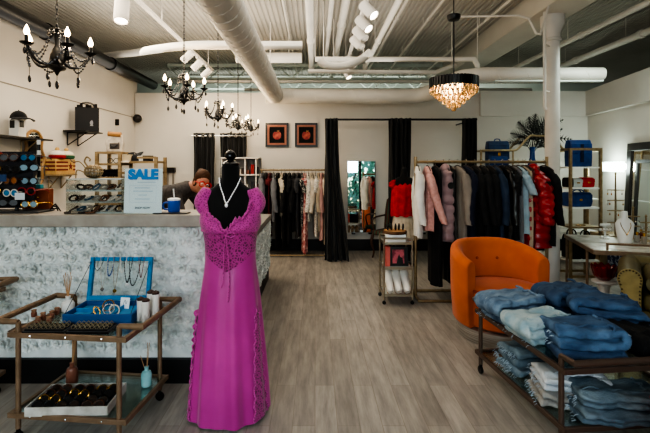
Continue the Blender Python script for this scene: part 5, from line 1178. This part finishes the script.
# ------------------------------------------------------------------ jeans table (low bronze cart)
jt, J1, J2 = cart('jeans_cart', 'low dark bronze glass cart piled with folded jeans at the lower right', (1.70,2.745,0), R(96), .87, .92, .51, .145, DBRONZE, hand=.1)
D1 = denim('mid_blue_denim','#3a5573','#9db4c6'); D2 = denim('dark_blue_denim','#22344f','#4f6d8e'); D3 = denim('pale_denim','#7f9fae','#cfd6d0'); D4 = denim('deep_denim','#243a58','#52749a'); D5 = denim('bright_blue_denim','#2c486a','#6d90b2'); D6 = denim('worn_grey_denim','#4f6676','#9fb0b8'); D7 = denim('white_denim','#c3cdd6','#e6e8e8'); D8 = denim('dusty_denim','#43596a','#8799a3'); D9 = denim('black_denim','#050506','#0b0b0d')
TH_ = mat('frayed_thread','#a9b8c4',.9)
def folded(label, x, y, z, w, d, h, rz, m_, seed, layers=3, fray=True, group='folded jeans on the low cart', nm='folded_jeans', cat='jeans', th=None):
    """a flattened trouser leg swept along an S so it folds back on itself at the left and right ends"""
    rr = random.Random(seed); t = thing(nm, label, cat, (x,y,z), rz, group); lh = h/layers; ph = [rr.uniform(0,6) for _ in range(8)]
    path = []; ends = [w/2*rr.uniform(.9,1.0) for _ in range(layers+1)]
    for k in range(layers):
        zc = lh*(k+.5); s = 1 if k % 2 == 0 else -1; x0, x1 = -s*(ends[k]-lh*.45), s*(ends[k+1]-lh*.45)
        for i in range(31): path.append((x0+(x1-x0)*i/30, zc, k))
        if k < layers-1:
            for i in range(1,8): q = PI*i/8; path.append((x1+s*lh*.5*math.sin(q), zc+lh*.5*(1-math.cos(q)), k+i/8))
    n = 64; rings = []
    for i, (px_, pz, k) in enumerate(path):
        a = path[max(i-1,0)]; b = path[min(i+1,len(path)-1)]; tx, tz = b[0]-a[0], b[1]-a[1]; q = math.hypot(tx,tz) or 1; nx, nz = -tz/q, tx/q
        dd = d*(.97-.03*k)*(1+.03*math.sin(i*.33+ph[0])); tt = lh*.5*(1.02+.1*math.sin(i*.5+ph[1])); endf = .55 if i in (0,len(path)-1) else 1; ring = []
        oy = .012*math.sin(k*2.3+ph[2])
        for j in range(n):
            u = 2*PI*j/n; c, s_ = math.cos(u), math.sin(u); yy = math.copysign(abs(c)**.4,c)*dd/2; o = math.copysign(abs(s_)**.75,s_)*tt*endf
            wob = .006*math.sin(px_*22+yy*16+ph[3])+.005*math.sin(yy*58-px_*9+ph[4])+.003*math.sin(yy*105+px_*14+ph[5])+.002*math.sin(px_*70-yy*40+ph[1])
            wob *= (.4+.6*min(1,pz/h*1.3)); yw = .006*math.sin(px_*42+ph[6]+k)+.004*math.sin(px_*95+ph[7])
            ring.append((px_+nx*o+nx*wob, yy+oy+yw*abs(c), max(.0015, pz+nz*o+wob)))
        rings.append(ring)
    m = MB().loft(rings); m.build('folded_leg', m_, t, smooth=80)
    top = h+.001; m = MB()
    m.tube([(-w*.40+.8*w*i/16, -d*.22+.012*math.sin(i*.9+seed), top+.003+.006*math.sin(i*1.1+seed)) for i in range(17)],.0035,6)
    m.build('seam', m_, t)
    m = MB()
    m.tube([(w*.33+.008*math.sin(i*1.7+seed), -d*.42+.84*d*i/14, top+.002+.006*math.sin(i+seed)) for i in range(15)],.008,6); m.build('waistband', m_, t)
    if fray:
        m = MB()
        for i in range(60):
            side = rr.choice((0,0,1)); zz = rr.choice([lh*(k+.5) for k in range(layers)])+rr.uniform(-.3,.3)*lh; q = rr.uniform(-.45,.45)*d
            X0 = (-1 if side == 0 else 1)*w/2*.96; dr = Vector((1 if X0 > 0 else -1, rr.uniform(-.5,.5), rr.uniform(-.7,.2)))
            p = Vector((X0, q, zz)); m.tube([p, p+dr*.008, p+dr*.015+Vector((0,0,-.004))], .0013, 3)
        stuff(m.build('frayed_hem', th or TH_, t, smooth=0))
    return t
def J(px_, py, Y): return X_(px_,Y), Y
R5 = R(-8)
folded('mid blue folded jeans at the far left corner of the low cart', *J(513,0,2.98), J1, .40, .30, .175, R(14), D1, 1, 3)
folded('pale folded jeans lying under the dark pair at the far end of the cart', *J(571,0,3.02), J1, .38, .3, .045, R(-6), D6, 20, 1)
folded('dark blue folded jeans at the far end of the cart beside the mid blue pair', *J(566,0,3.02), J1+.047, .36, .3, .175, R(10), D2, 2, 3, False)
folded('pale washed folded jeans in the middle of the left side of the cart', *J(541,0,2.66), J1, .37, .27, .145, R(12), D3, 3, 3)
folded('dark indigo folded jeans in the middle of the cart, lower pair of two', *J(607,0,2.75), J1, .42, .32, .07, R(-14), D5, 21, 2, True)
folded('dark indigo folded jeans in the middle of the cart, upper pair of two', *J(604,0,2.77), J1+.073, .40, .31, .14, R(-18), D4, 4, 3, False)
folded('blue folded jeans with a frayed hem at the near left of the cart, lower pair', *J(585,0,2.42), J1, .42, .27, .055, R(-10), D4, 22, 1, False)
folded('blue folded jeans with a frayed hem at the near left of the cart, upper pair', *J(580,0,2.44), J1+.057, .39, .27, .115, R(-6), D5, 5, 2)
folded('black folded garment on the near right of the low cart', *J(637,0,2.50), J1, .34, .34, .12, R(4), D9, 6, 1, False, 'folded clothes on the low cart', 'folded_garment', 'folded garment')
for k,(px_,Y,w,d,h,rz,m_,lab,fr,L) in enumerate([(527,2.88,.34,.24,.05,.25,D6,'frayed worn denim at the far end of the lower shelf, bottom pair',1,1),(526,2.88,.33,.24,.05,.1,D8,'frayed worn denim at the far end of the lower shelf, middle pair',1,1),(528,2.89,.33,.23,.05,.2,D6,'frayed worn denim at the far end of the lower shelf, top pair',1,1)]):
    folded(lab, X_(px_,Y), Y, J2+.052*k, w, d, h, rz, m_, 30+k, L, True, 'worn denim on the lower shelf')
folded('stone coloured folded jeans under the white pair on the lower shelf', *J(567,0,2.52), J2, .40, .3, .07, R(-12), denim('stone_denim','#8d8c88','#bdbab3'), 40, 2, True, 'worn denim on the lower shelf')
folded('white folded jeans with ragged edges on the lower shelf', *J(568,0,2.54), J2+.072, .38, .28, .08, R(-10), D7, 41, 2, True, 'worn denim on the lower shelf')
folded('large grey blue folded jeans at the near end of the lower shelf, lower pair', *J(612,0,2.34), J2, .48, .26, .075, R(-5), D8, 42, 2, True, 'worn denim on the lower shelf')
folded('large grey blue folded jeans at the near end of the lower shelf, upper pair', *J(612,0,2.36), J2+.077, .46, .25, .075, R(-9), D6, 43, 2, True, 'worn denim on the lower shelf')
# red bag in the near right corner
t = thing('red_bag', 'bright red upholstered stool at the lower right edge of the photograph', 'stool', (1.69,1.78,0)); t.name = 'red_stool'
MB().loft([[((.20-.0*s)*math.copysign(abs(math.cos(a))**.5,math.cos(a)), .2*math.copysign(abs(math.sin(a))**.5,math.sin(a)), z) for a in [2*PI*j/36 for j in range(36)]] for s,z in ((0,.06),(0,.43))]).build('stool_body', mat('vivid_red','#c40f1a',.6), t, bevel=.02)
MB().loft([[(r*math.copysign(abs(math.cos(a))**.5,math.cos(a)), r*math.copysign(abs(math.sin(a))**.5,math.sin(a)), z) for a in [2*PI*j/36 for j in range(36)]] for r,z in ((.2,.43),(.21,.46),(.205,.505),(.17,.53),(.02,.537))]).build('seat', mat('vivid_red'), t, smooth=70)
for sx in (-1,1):
    for sy in (-1,1): MB().tube([(sx*.15,sy*.15,.07),(sx*.155,sy*.155,0)],.018,8).build('leg', BLACKM, t)

# ------------------------------------------------------------------ olive armchair
ar = thing('armchair', 'olive leather armchair with brass nailheads at the right edge behind the jeans', 'armchair', (3.04,3.6,0), R(-35.5))
MB().box(-.27,.27,-.36,.3,.14,.34).build('seat_frame', OLIVE, ar, bevel=.02); MB().box(-.26,.26,-.37,.26,.34,.47).build('seat_cushion', OLIVE, ar, bevel=.04)
MB().box(-.39,.39,.25,.40,.14,.67).build('backrest', OLIVE, ar, bevel=.05)
for s in (-1,1):
    sec = [(s*.27,.14),(s*.40,.14),(s*.405,.5)]+[(s*.345+s*.085*math.cos(q), .585+.085*math.sin(q)) for q in [-.3+i*(PI+.6)/12 for i in range(13)]]+[(s*.27,.5)]
    if s < 0: sec = sec[::-1]
    MB().loft([[(x,y,z) for x,z in sec] for y in (-.36,-.34,0,.3)]).build('arm', OLIVE, ar, smooth=50)
    fp = MB().loft([[(x*1.0,y,z) for x,z in sec] for y in (-.385,-.36)]).build('front_panel', mat('tan_leather','#94814f',.5,col2='#7d6b3e',scale=10), ar, smooth=40, bevel=.004)
    for k in range(len(sec)):
        (xa,za),(xb,zb) = sec[k], sec[(k+1) % len(sec)]; l = math.hypot(xb-xa,zb-za); n = max(1,int(l/.03))
        if abs(za-.14) < .01 and abs(zb-.14) < .01: continue
        for q in range(n):
            x, z = xa+(xb-xa)*q/n, za+(zb-za)*q/n; x = s*.345+(x-s*.345)*.86; z = .58+(z-.58)*.88 if z > .5 else z
            MB().sph((x,-.388,z),(.008,.005,.008),8,4).build('nailhead', mat('dark_nail','#4a3a22',.35,metal=.8), fp)
    MB().tube([(s*.3,-.3,.14),(s*.31,-.33,0)],[.03,.02],8).build('leg', DARKW, ar); MB().tube([(s*.3,.3,.14),(s*.31,.34,0)],[.03,.02],8).build('leg', DARKW, ar)
bo = thing('bolster', 'olive round bolster cushion on the seat of the olive armchair', 'cushion', (3.04,3.6,.471), R(-35.5))
MB().tube([(-.17,-.33,.085),(-.17,-.3,.085),(-.17,0,.085),(-.17,.18,.085),(-.17,.21,.085)],[.07,.082,.085,.082,.07],24).build('roll', OLIVE, bo, smooth=60); MB().sph((-.17,-.332,.085),(.016,.008,.016),10,6).build('button', OLIVE, bo)

# red glass bowl on a white stand
px0, py0 = X_(604,4.32), 4.32
t = thing('pedestal_stand', 'white pedestal stand under the red glass bowl', 'stand', (px0,py0,0)); MB().lathe([(.12,0),(.12,.015),(.08,.04),(.05,.12),(.045,.26),(.06,.32),(.1,.34)],28).build('stem', CERAM, t); MB().lathe([(.11,.34),(.112,.355),(.1,.36)],28).build('plate', CERAM, t)
t = thing('glass_bowl', 'red glass bowl with a wavy rim on the white pedestal stand', 'bowl', (px0,py0,.36)); RG = mat('red_glass','#8c0f1c',.12,trans=.35,coat=.5)
m = MB(); rings = []
for r, z in ((.03,0),(.05,.005),(.09,.05),(.108,.11),(.113,.145),(.105,.14),(.083,.055),(.04,.014),(.004,.012)):
    rings.append([(r*(1+(.05*math.sin(12*a) if z > .04 else 0))*math.cos(a), r*(1+(.05*math.sin(12*a) if z > .04 else 0))*math.sin(a), z+(.012*math.sin(12*a) if z > .1 else 0)) for a in [2*PI*j/72 for j in range(72)]])
m.loft(rings).build('bowl_body', RG, t, smooth=60)
for k in range(7):
    a = k*.9; r = .045 if k else 0; o = MB().sph((0,0,0),(.03,.03,.022),10,6).build('wrapped_sweet', mat('red_sweet','#b51d2a',.3), None, (px0+r*math.cos(a),py0+r*math.sin(a),.36+.085+.02*(k % 2))); tag(o, 'red wrapped sweet in the red glass bowl', 'sweet', 'red sweets in the glass bowl')

# ------------------------------------------------------------------ marble topped jewellery table
mt = thing('console_table', 'marble topped bronze console table behind the olive armchair', 'table', (2.93,4.93,0), R(-16)); TZ2 = .68
# local: x to the right, y away; near edge runs toward the camera
LXm, LYm = .95, .72
MB().box(0,LXm,-LYm,.30,TZ2-.03,TZ2).build('marble_top', mat('table_marble','#c9c3b9',.25,col2='#9b958c',scale=5,contrast=(.42,.6)), mt, bevel=.003)
m = MB().box(-.008,LXm,-LYm-.008,-LYm,TZ2-.045,TZ2-.004).box(-.008,LXm,.3,.308,TZ2-.045,TZ2-.004).box(-.008,0,-LYm,.3,TZ2-.045,TZ2-.004).box(LXm,LXm+.008,-LYm,.3,TZ2-.045,TZ2-.004); m.build('bronze_edge', BRONZE, mt, smooth=0)
for x, y in ((.015,-.46),(.015,.28),(LXm-.02,-.46),(LXm-.02,.28)): MB().tube([(x,y,0),(x,y,TZ2-.03)],.014,8).build('leg', BRONZE, mt)
MB().tube([(.12,-.70,TZ2),(.12,-.70,TZ2+.06),(LXm-.05,-.70,TZ2+.06),(LXm-.05,-.70,TZ2)],.011,8).build('handle', BRONZE, mt)
Mt = Matrix.Translation((2.93,4.93,0)) @ Matrix.Rotation(R(-16),4,'Z')
def on(x, y, z=TZ2+.0005): return tuple(Mt @ Vector((x,y,z)))
def near(px_, Y): return (X_(px_,Y), Y, TZ2+.0005)
# bust
b = thing('necklace_bust', 'white necklace display bust on the marble table', 'display bust', near(625,4.62), R(-18)); b.scale = (.82,.82,1.18)
MB().loft([ell(0,.075,.05,0,0,28),ell(.02,.08,.052,0,0,28),ell(.1,.1,.05,.005,0,28),ell(.17,.11,.042,.015,0,28),ell(.2,.085,.036,.02,0,28),ell(.225,.04,.032,.022,0,28),ell(.275,.036,.03,.02,0,28),ell(.285,.03,.025,.02,0,28)]).build('bust_form', CERAM, b, smooth=70)
nl = thing('necklace', 'fine gold necklace on the white display bust', 'necklace', tuple(b.location), R(-18)); MB().tube(spl([(-.038,.01,.24),(-.045,-.03,.19),(-.02,-.05,.13),(0,-.053,.1),(.02,-.05,.13),(.045,-.03,.19),(.038,.01,.24)],6),.0028,5).build('chain', GOLD, nl); MB().sph((0,-.054,.094),(.007,.005,.009),8,5).build('pendant', GOLD, nl)
# T-bar stand
b = thing('bracelet_stand', 'white two bar bracelet stand on the marble table left of the bust', 'stand', near(605,4.88), R(-10))
MB().lathe([(.045,0),(.045,.01),(.01,.016),(.009,.16)],18).build('post', CERAM, b)
for z, l in ((.1,.06),(.155,.05)): MB().tube([(-l,0,z),(l,0,z)],.016,12).build('cross_bar', CERAM, b)
for k,(x,c,lab) in enumerate([(-.035,GOLD,'gold bracelet on the left of the white bracelet stand'),(.0,CHROME,'silver bracelet in the middle of the white bracelet stand'),(.035,GOLD,'gold bracelet on the right of the white bracelet stand')]):
    p = b.location; o = MB().tube([(0,.022*math.cos(q),.022*math.sin(q)) for q in [2*PI*j/16 for j in range(16)]],.0028,5,closed=True).build('bracelet', c, None, (p.x+x,p.y,p.z+.095), (0,0,R(-10))); tag(o, lab, 'bracelet', 'bracelets on the white stand')
# tall earring tower
def tower(label, px_, Y, h, tiers, w_, z0=TZ2):
    t = thing('earring_tower', label, 'jewellery stand', (X_(px_,Y),Y,z0), R(-15)); MB().lathe([(.07,0),(.07,.012),(.012,.02),(.008,h),(.014,h+.01),(.002,h+.03)],16).build('pole', BRASS, t)
    for z in tiers:
        MB().tube([(-w_,0,z),(w_,0,z)],.005,6).tube([(0,-w_*.6,z),(0,w_*.6,z)],.005,6).tube([(w_*math.cos(a),w_*.6*math.sin(a),z) for a in [2*PI*j/24 for j in range(24)]],.004,5,closed=True).build('tier_hoop', BRASS, t)
    return t
tw = tower('tall brass earring tower below the bright wall lamp', 615.5, 5.05, .72, (.16,.3,.42,.54), .085)
for k in range(14):
    a = k*2*PI/7+.2; z = (.16,.3,.42,.54)[k % 4]; p = tw.location
    o = thing('earring', 'dangling gold earring on the tall brass tower', 'earring', (p.x+.085*math.cos(a), p.y+.05*math.sin(a), p.z+z-.004), a, 'earrings on the tall brass tower')
    MB().tube([(0,0,0),(0,0,-.03)],.0015,4).build('wire', GOLD, o); MB().sph((0,0,-.042),(.007,.007,.014),8,5).build('drop', (GOLD,CHROME,mat('amber_stone','#a5632b',.2))[k % 3], o)
tw2 = tower('brass ring holder tower in front of the leaning mirror', 633, 4.9, .34, (.14,.25), .07)
tw3 = tower('small silver trinket tower at the right edge of the marble table', 646, 4.75, .26, (.1,.2), .06)
for k in range(8):
    a = k*2*PI/8; q = (tw2,tw3)[k % 2]; p = q.location; w_ = (.07,.06)[k % 2]
    o = thing('earring', ('dangling earring on the ring holder tower','dangling earring on the small trinket tower')[k % 2], 'earring', (p.x+w_*math.cos(a), p.y+w_*.6*math.sin(a), p.z+((.25,.2)[k % 2])-.004), a, ('earrings on the ring holder tower','earrings on the trinket tower')[k % 2])
    MB().tube([(0,0,0),(0,0,-.04)],.0015,4).build('wire', CHROME, o); MB().sph((0,0,-.05),(.008,.008,.014),8,5).build('drop', CHROME, o)
for k,(px_,Y,c,lab) in enumerate([(637,4.66,'#c9c4bb','clear perfume bottle beside the bust'),(644,4.58,'#b9b0a0','amber perfume bottle at the right of the marble table'),(641,4.85,'#8a3b2e','dark red bottle behind the perfume bottles')]):
    t = thing('perfume_bottle', lab, 'bottle', near(px_,Y)); MB().box(-.022,.022,-.016,.016,0,.075).build('bottle_body', mat('perf%d' % k, c, .1, trans=.5), t, bevel=.004); MB().lathe([(.009,.075),(.009,.085),(.013,.086),(.013,.11),(.001,.112)],12).build('stopper', GOLD, t)
# storage under the table
t = thing('storage_box', 'tan ribbed storage box on the floor behind the marble table', 'box', (X_(606,6.25),6.25,0)); TB = mat('tan_card','#a38f72',.8,col2='#8f7c60',scale=6)
MB().box(-.15,.15,-.12,.12,0,.5).build('box_body', TB, t, bevel=.004); 
for k in range(9): MB().box(-.14+.032*k,-.128+.032*k,-.125,-.12,.01,.49).build('rib', TB, t, smooth=0)
MB().box(-.155,.155,-.128,.125,.5,.54).build('lid', TB, t, bevel=.004)
t = thing('storage_box', 'blue and white patterned box beside the tan ribbed box', 'box', (X_(622,5.9),5.9,0)); MB().box(-.12,.12,-.12,.12,0,.42).build('box_body', mat('blue_pattern','#24355e',.7,col2='#b9c3d2',scale=22,contrast=(.5,.56)), t, bevel=.004); MB().box(-.125,.125,-.125,.125,.42,.46).build('lid', mat('blue_pattern'), t, bevel=.004)

# ------------------------------------------------------------------ brass shelf of bags right of the column
ex0, ex1, ey0, ey1 = X_(570.5,5.7), X_(600.5,5.7), 5.7, 6.02
t = thing('bag_shelf', 'brass etagere with white shelves of bags right of the column', 'shelf unit', (0,0,0)); eh = Z_(148,5.7); SHZ = [1.49,1.215,.955,.70,.255]
for x in (ex0,ex1):
    for y in (ey0,ey1): MB().box(x-.016,x+.016,y-.016,y+.016,0,eh).build('post', BRASS, t, smooth=0)
for y in (ey0,ey1):
    for zr in (.03, eh-.03): MB().box(ex0,ex1,y-.014,y+.014,zr,zr+.03).build('rail', BRASS, t, smooth=0)
for x in (ex0,ex1): MB().box(x-.014,x+.014,ey0,ey1,eh-.03,eh).build('rail', BRASS, t, smooth=0)
for k, z in enumerate(SHZ): MB().box(ex0-.0,ex1,ey0-.005,ey1+.005,z-.02,z).build('shelf', mat('white_shelf_board','#dcdcd6',.4) if k != 3 else BRASS, t, smooth=0)
def bag(label, x, y, z, w, d, h, m_, rz=0, taper=.06, handles=True, group=None, flap=True, name='handbag'):
    t = thing(name, label, 'bag', (x,y,z), rz, group); a, b = w/2, d/2
    MB().loft([[(sx*a*q,sy*b*r,zz) for sx,sy in ((-1,-1),(1,-1),(1,1),(-1,1))] for q,r,zz in ((1-taper,.95,0),(1,1,h*.35),(1.0,.9,h*.8),(.97,.6,h))]).build('bag_body', m_, t, bevel=.012, smooth=50)
    if flap: MB().box(-a*.94,a*.94,-b-.006,-b+.004,h*.5,h*.86).build('flap', m_, t, bevel=.004); MB().box(-.02,.02,-b-.012,-b-.004,h*.42,h*.56).build('buckle', GOLD, t, bevel=.002)
    if handles:
        for s in (-1,1): MB().tube(spl([(-a*.45,s*b*.4,h*.93),(-a*.4,s*b*.4,h*1.1),(0,s*b*.4,h*1.22),(a*.4,s*b*.4,h*1.1),(a*.45,s*b*.4,h*.93)],5),.009,7).build('handle', m_, t)
    return t
emx, emy = (ex0+ex1)/2, (ey0+ey1)/2
q = bag('tall blue satchel with a dark strap on the top shelf right of the column', emx+.0, emy, SHZ[0]+.001, .29, .16, .36, BLUEBAG, 0, .02, False)
MB().box(-.02,.02,-.098,-.088,.06,.3).build('strap', mat('dark_blue_strap','#0c1c38',.6), q, smooth=0)
bag('small black bag at the left end of the second bag shelf', emx-.14, emy, SHZ[1]+.001, .09, .14, .13, FB, 0, .05, False, None, False)
bag('pale grey bag on the second bag shelf next to the red one', emx-.04, emy, SHZ[1]+.001, .13, .14, .12, mat('pale_grey_leather','#aeb4b2',.5), 0, .05, False, None, True)
bag('red clutch bag on the second bag shelf right of the column', emx+.105, emy, SHZ[1]+.001, .16, .14, .13, mat('red_leather','#b0121c',.4), 0, .08, False, None, True)
bag('wide blue handbag with handles on the third bag shelf', emx-.02, emy, SHZ[2]+.001, .33, .18, .19, BLUEBAG, 0, .1, True)
bag('large black tote on the lowest bag shelf, left one', emx-.09, emy, SHZ[4]+.001, .17, .2, .32, FB, 0, .04, True, 'black totes on the lowest bag shelf', False)
bag('large black tote on the lowest bag shelf, right one', emx+.095, emy, SHZ[4]+.001, .17, .2, .3, LEA, 0, .04, True, 'black totes on the lowest bag shelf', False)
t = thing('jewellery_set', 'thin gold necklace lying on the brass shelf below the blue handbag', 'necklace', (emx,emy-.05,SHZ[3]+.004)); MB().tube([(.06*math.cos(a),.05*math.sin(a),0) for a in [2*PI*j/24 for j in range(24)]],.003,5,closed=True).build('chain', GOLD, t)

# ------------------------------------------------------------------ arched brass shelf behind the rack
AY_ = 6.6
t = thing('arched_shelf', 'brass arched shelf unit behind the clothes rack with a blue bag and black palm', 'shelf unit', (0,AY_,0))
al, ac_ = X_(481,AY_), X_(549,AY_); arr = X_(600,AY_); zt, za, zs = Z_(150.5,AY_), Z_(136,AY_), Z_(167,AY_); cw = X_(513,AY_)
rad = .2
for y in (0,.3):
    left = [(al,y,0),(al,y,zt),(cw,y,zt)] + [(cw+.02+ (rad)*math.sin(q), y, zt+ (za-zt)*(1-math.cos(q))) for q in [PI/2*i/8 for i in range(1,9)]]
    left = [(al,y,0),(al,y,zt)] + spl([(cw-.05,y,zt),(cw+.06,y,zt+.015),(cw+.16,y,zt+.12),(cw+.26,y,za),(cw+.36,y,za)],5)
    pts = left + [(arr-(p[0]-al), y, p[2]) for p in left[::-1]]
    MB().tube(pts,.017,8).build('arched_frame', BRASS, t)
for x in (cw,): MB().tube([(x,0,0),(x,0,zt)],.014,8).build('post', BRASS, t); MB().tube([(x,.3,0),(x,.3,zt)],.014,8).build('post', BRASS, t)
for z in (zs,1.0,.5,.15): MB().box(al,arr,-.01,.31,z-.015,z).build('shelf', mat('white_shelf_board'), t, smooth=0)
q = bag('square blue backpack on the arched brass shelf above the rack', X_(501,AY_), AY_+.14, zs+.001, .33, .15, .40, mat('denim_bag','#1c3d66',.6,col2='#12294a',scale=10), 0, .03, False, None, True, 'backpack')
MB().box(-.12,.12,-.09,-.075,.04,.16).build('front_pocket', BLUEBAG, q, bevel=.01); MB().tube(spl([(-.05,0,.39),(-.03,0,.43),(.03,0,.43),(.05,0,.39)],4),.008,6).build('handle', BLUEBAG, q)
vs = thing('vase', 'slim blue vase on the arched brass shelf holding the black palm leaves', 'vase', (X_(537,AY_),AY_+.14,zs+.001)); MB().lathe([(.07,0),(.075,.01),(.06,.06),(.04,.14),(.035,.26),(.045,.31),(.04,.31)],20).build('vase_body', mat('blue_glaze','#143a72',.2), vs)
pv = vs.location
for k,(a,e,l) in enumerate([(-.1,.05,.30),(.3,.0,.42),(.9,.1,.40),(1.5,-.1,.38),(2.1,.05,.36),(2.6,0,.34),(3.0,.1,.34),(1.2,.3,.36),(.6,-.3,.4),(1.85,-.3,.36),(.5,.15,.5),(.75,-.1,.52),(.2,-.2,.48),(1.05,.0,.44)]):
    fr = thing('palm_leaf', 'black palm leaf in the blue vase, one of the dark fan', 'palm leaf', (pv.x,pv.y,pv.z+.3), 0, 'black palm leaves in the blue vase')
    dx, dz = math.cos(a), math.sin(a); p0 = Vector((0,0,-.1)); l *= 1.18; p1 = Vector((dx*l*.35, e*l*.4, .06+dz*l*.5)); p2 = Vector((dx*l, e*l, .02+dz*l*.92+.1*(1-abs(dx)))); pts = [Vector(p) for p in spl([(0,0,-.1),p1,p2],8)]
    MB().tube(pts,.005,5).build('stem', BLACKM, fr); m = MB()
    for i in range(5,len(pts)):
        for s in (-1,1):
            tn = (pts[i]-pts[i-1]).normalized(); sd = Vector((-tn.z, .25*s, tn.x)).normalized()*s; ll = .19*math.sin(PI*min(1,.25+(i/len(pts))*.8)); tip = pts[i]+(sd*.75+tn*.65)*ll
            m.add([pts[i]-tn*.012, pts[i]+tn*.012, tip],[(0,1,2)])
    m.build('leaflets', mat('black_leaf','#111210',.7), fr, smooth=0)

# ------------------------------------------------------------------ wall lamp and leaning mirror on the right wall
MR = Matrix(((-RWD.x*-1, RWN.x, 0, 0),(RWD.y, RWN.y, 0, 0),(0,0,1,0),(0,0,0,1)))
def rwm(t_, d, z):   # local x runs along the wall toward the camera, y out into the room
    p = rw(t_, d, z); return Matrix(((RWD.x, RWN.x, 0, p[0]),(RWD.y, RWN.y, 0, p[1]),(0,0,1,p[2]),(0,0,0,1)))
tl = 1.02
sc = thing('wall_lamp', 'bright crystal wall lamp on the right wall beside the bag shelf', 'wall lamp', rw(tl,0,1.49)); M0 = rwm(tl,0,1.49); M0.translation = (0,0,0)
MB().box(-.3,.3,.0,.025,-.05,.05).xf(M0).build('back_plate', CHROME, sc, smooth=0)
MB().box(-.29,.29,.03,.05,-.03,.03).xf(M0).build('glowing_tube', mat('lamp_white_glow','#ffffff',.3,emit='#e6fff6',es=26), sc, smooth=0)
for k in range(15):
    x = -.31+.0443*k; MB().lathe([(.002,.075),(.009,.06),(.009,-.06),(.002,-.08)],6).xf(M0 @ Matrix.Translation((x,.075,0))).build('crystal_rod', mat('cool_crystal','#ffffff',.05,trans=.8,emit='#e6fff6',es=1.2), sc, smooth=0)
ld = bpy.data.lights.new('wall_lamp_light','POINT'); ld.energy = 11; ld.color = (.82,1,.93); ld.shadow_soft_size = .1; lo = bpy.data.objects.new('wall_lamp_light', ld); COL.objects.link(lo); lo.location = rw(tl,.22,1.5)
t0 = 1.37; mm = thing('leaning_mirror', 'large dark framed mirror leaning on the right wall', 'mirror', rw(t0,.0,0)); ML = rwm(t0,.0,0); ML.translation = (0,0,0); tilt = Matrix.Translation((0,.10,.0)) @ Matrix.Rotation(R(2.5),4,'X')
W2, H2 = 1.15, 1.83
m = MB().box(0,W2,0,.03,0,.11).box(0,W2,0,.03,H2-.11,H2).box(0,.11,0,.03,.11,H2-.11).box(W2-.11,W2,0,.03,.11,H2-.11); m.xf(ML @ tilt).build('outer_frame', mat('dark_mirror_frame','#1b1816',.35,col2='#2a2522',scale=9), mm, bevel=.004)
MB().box(.105,W2-.105,.0,.008,.105,H2-.105).xf(ML @ tilt).build('bevel_pane', mat('bevel_mirror','#b9b3ac',.08,metal=1), mm, smooth=0)
m = MB(); i_ = .24; m.box(i_,W2-i_,.012,.03,i_,i_+.05).box(i_,W2-i_,.012,.03,H2-i_-.05,H2-i_).box(i_,i_+.05,.012,.03,i_+.05,H2-i_-.05).box(W2-i_-.05,W2-i_,.012,.03,i_+.05,H2-i_-.05); m.xf(ML @ tilt).build('inner_frame', mat('dark_mirror_frame'), mm, bevel=.003)
MB().box(i_+.05,W2-i_-.05,.0085,.014,i_+.05,H2-i_-.05).xf(ML @ tilt).build('mirror_pane', MIRROR, mm, smooth=0)
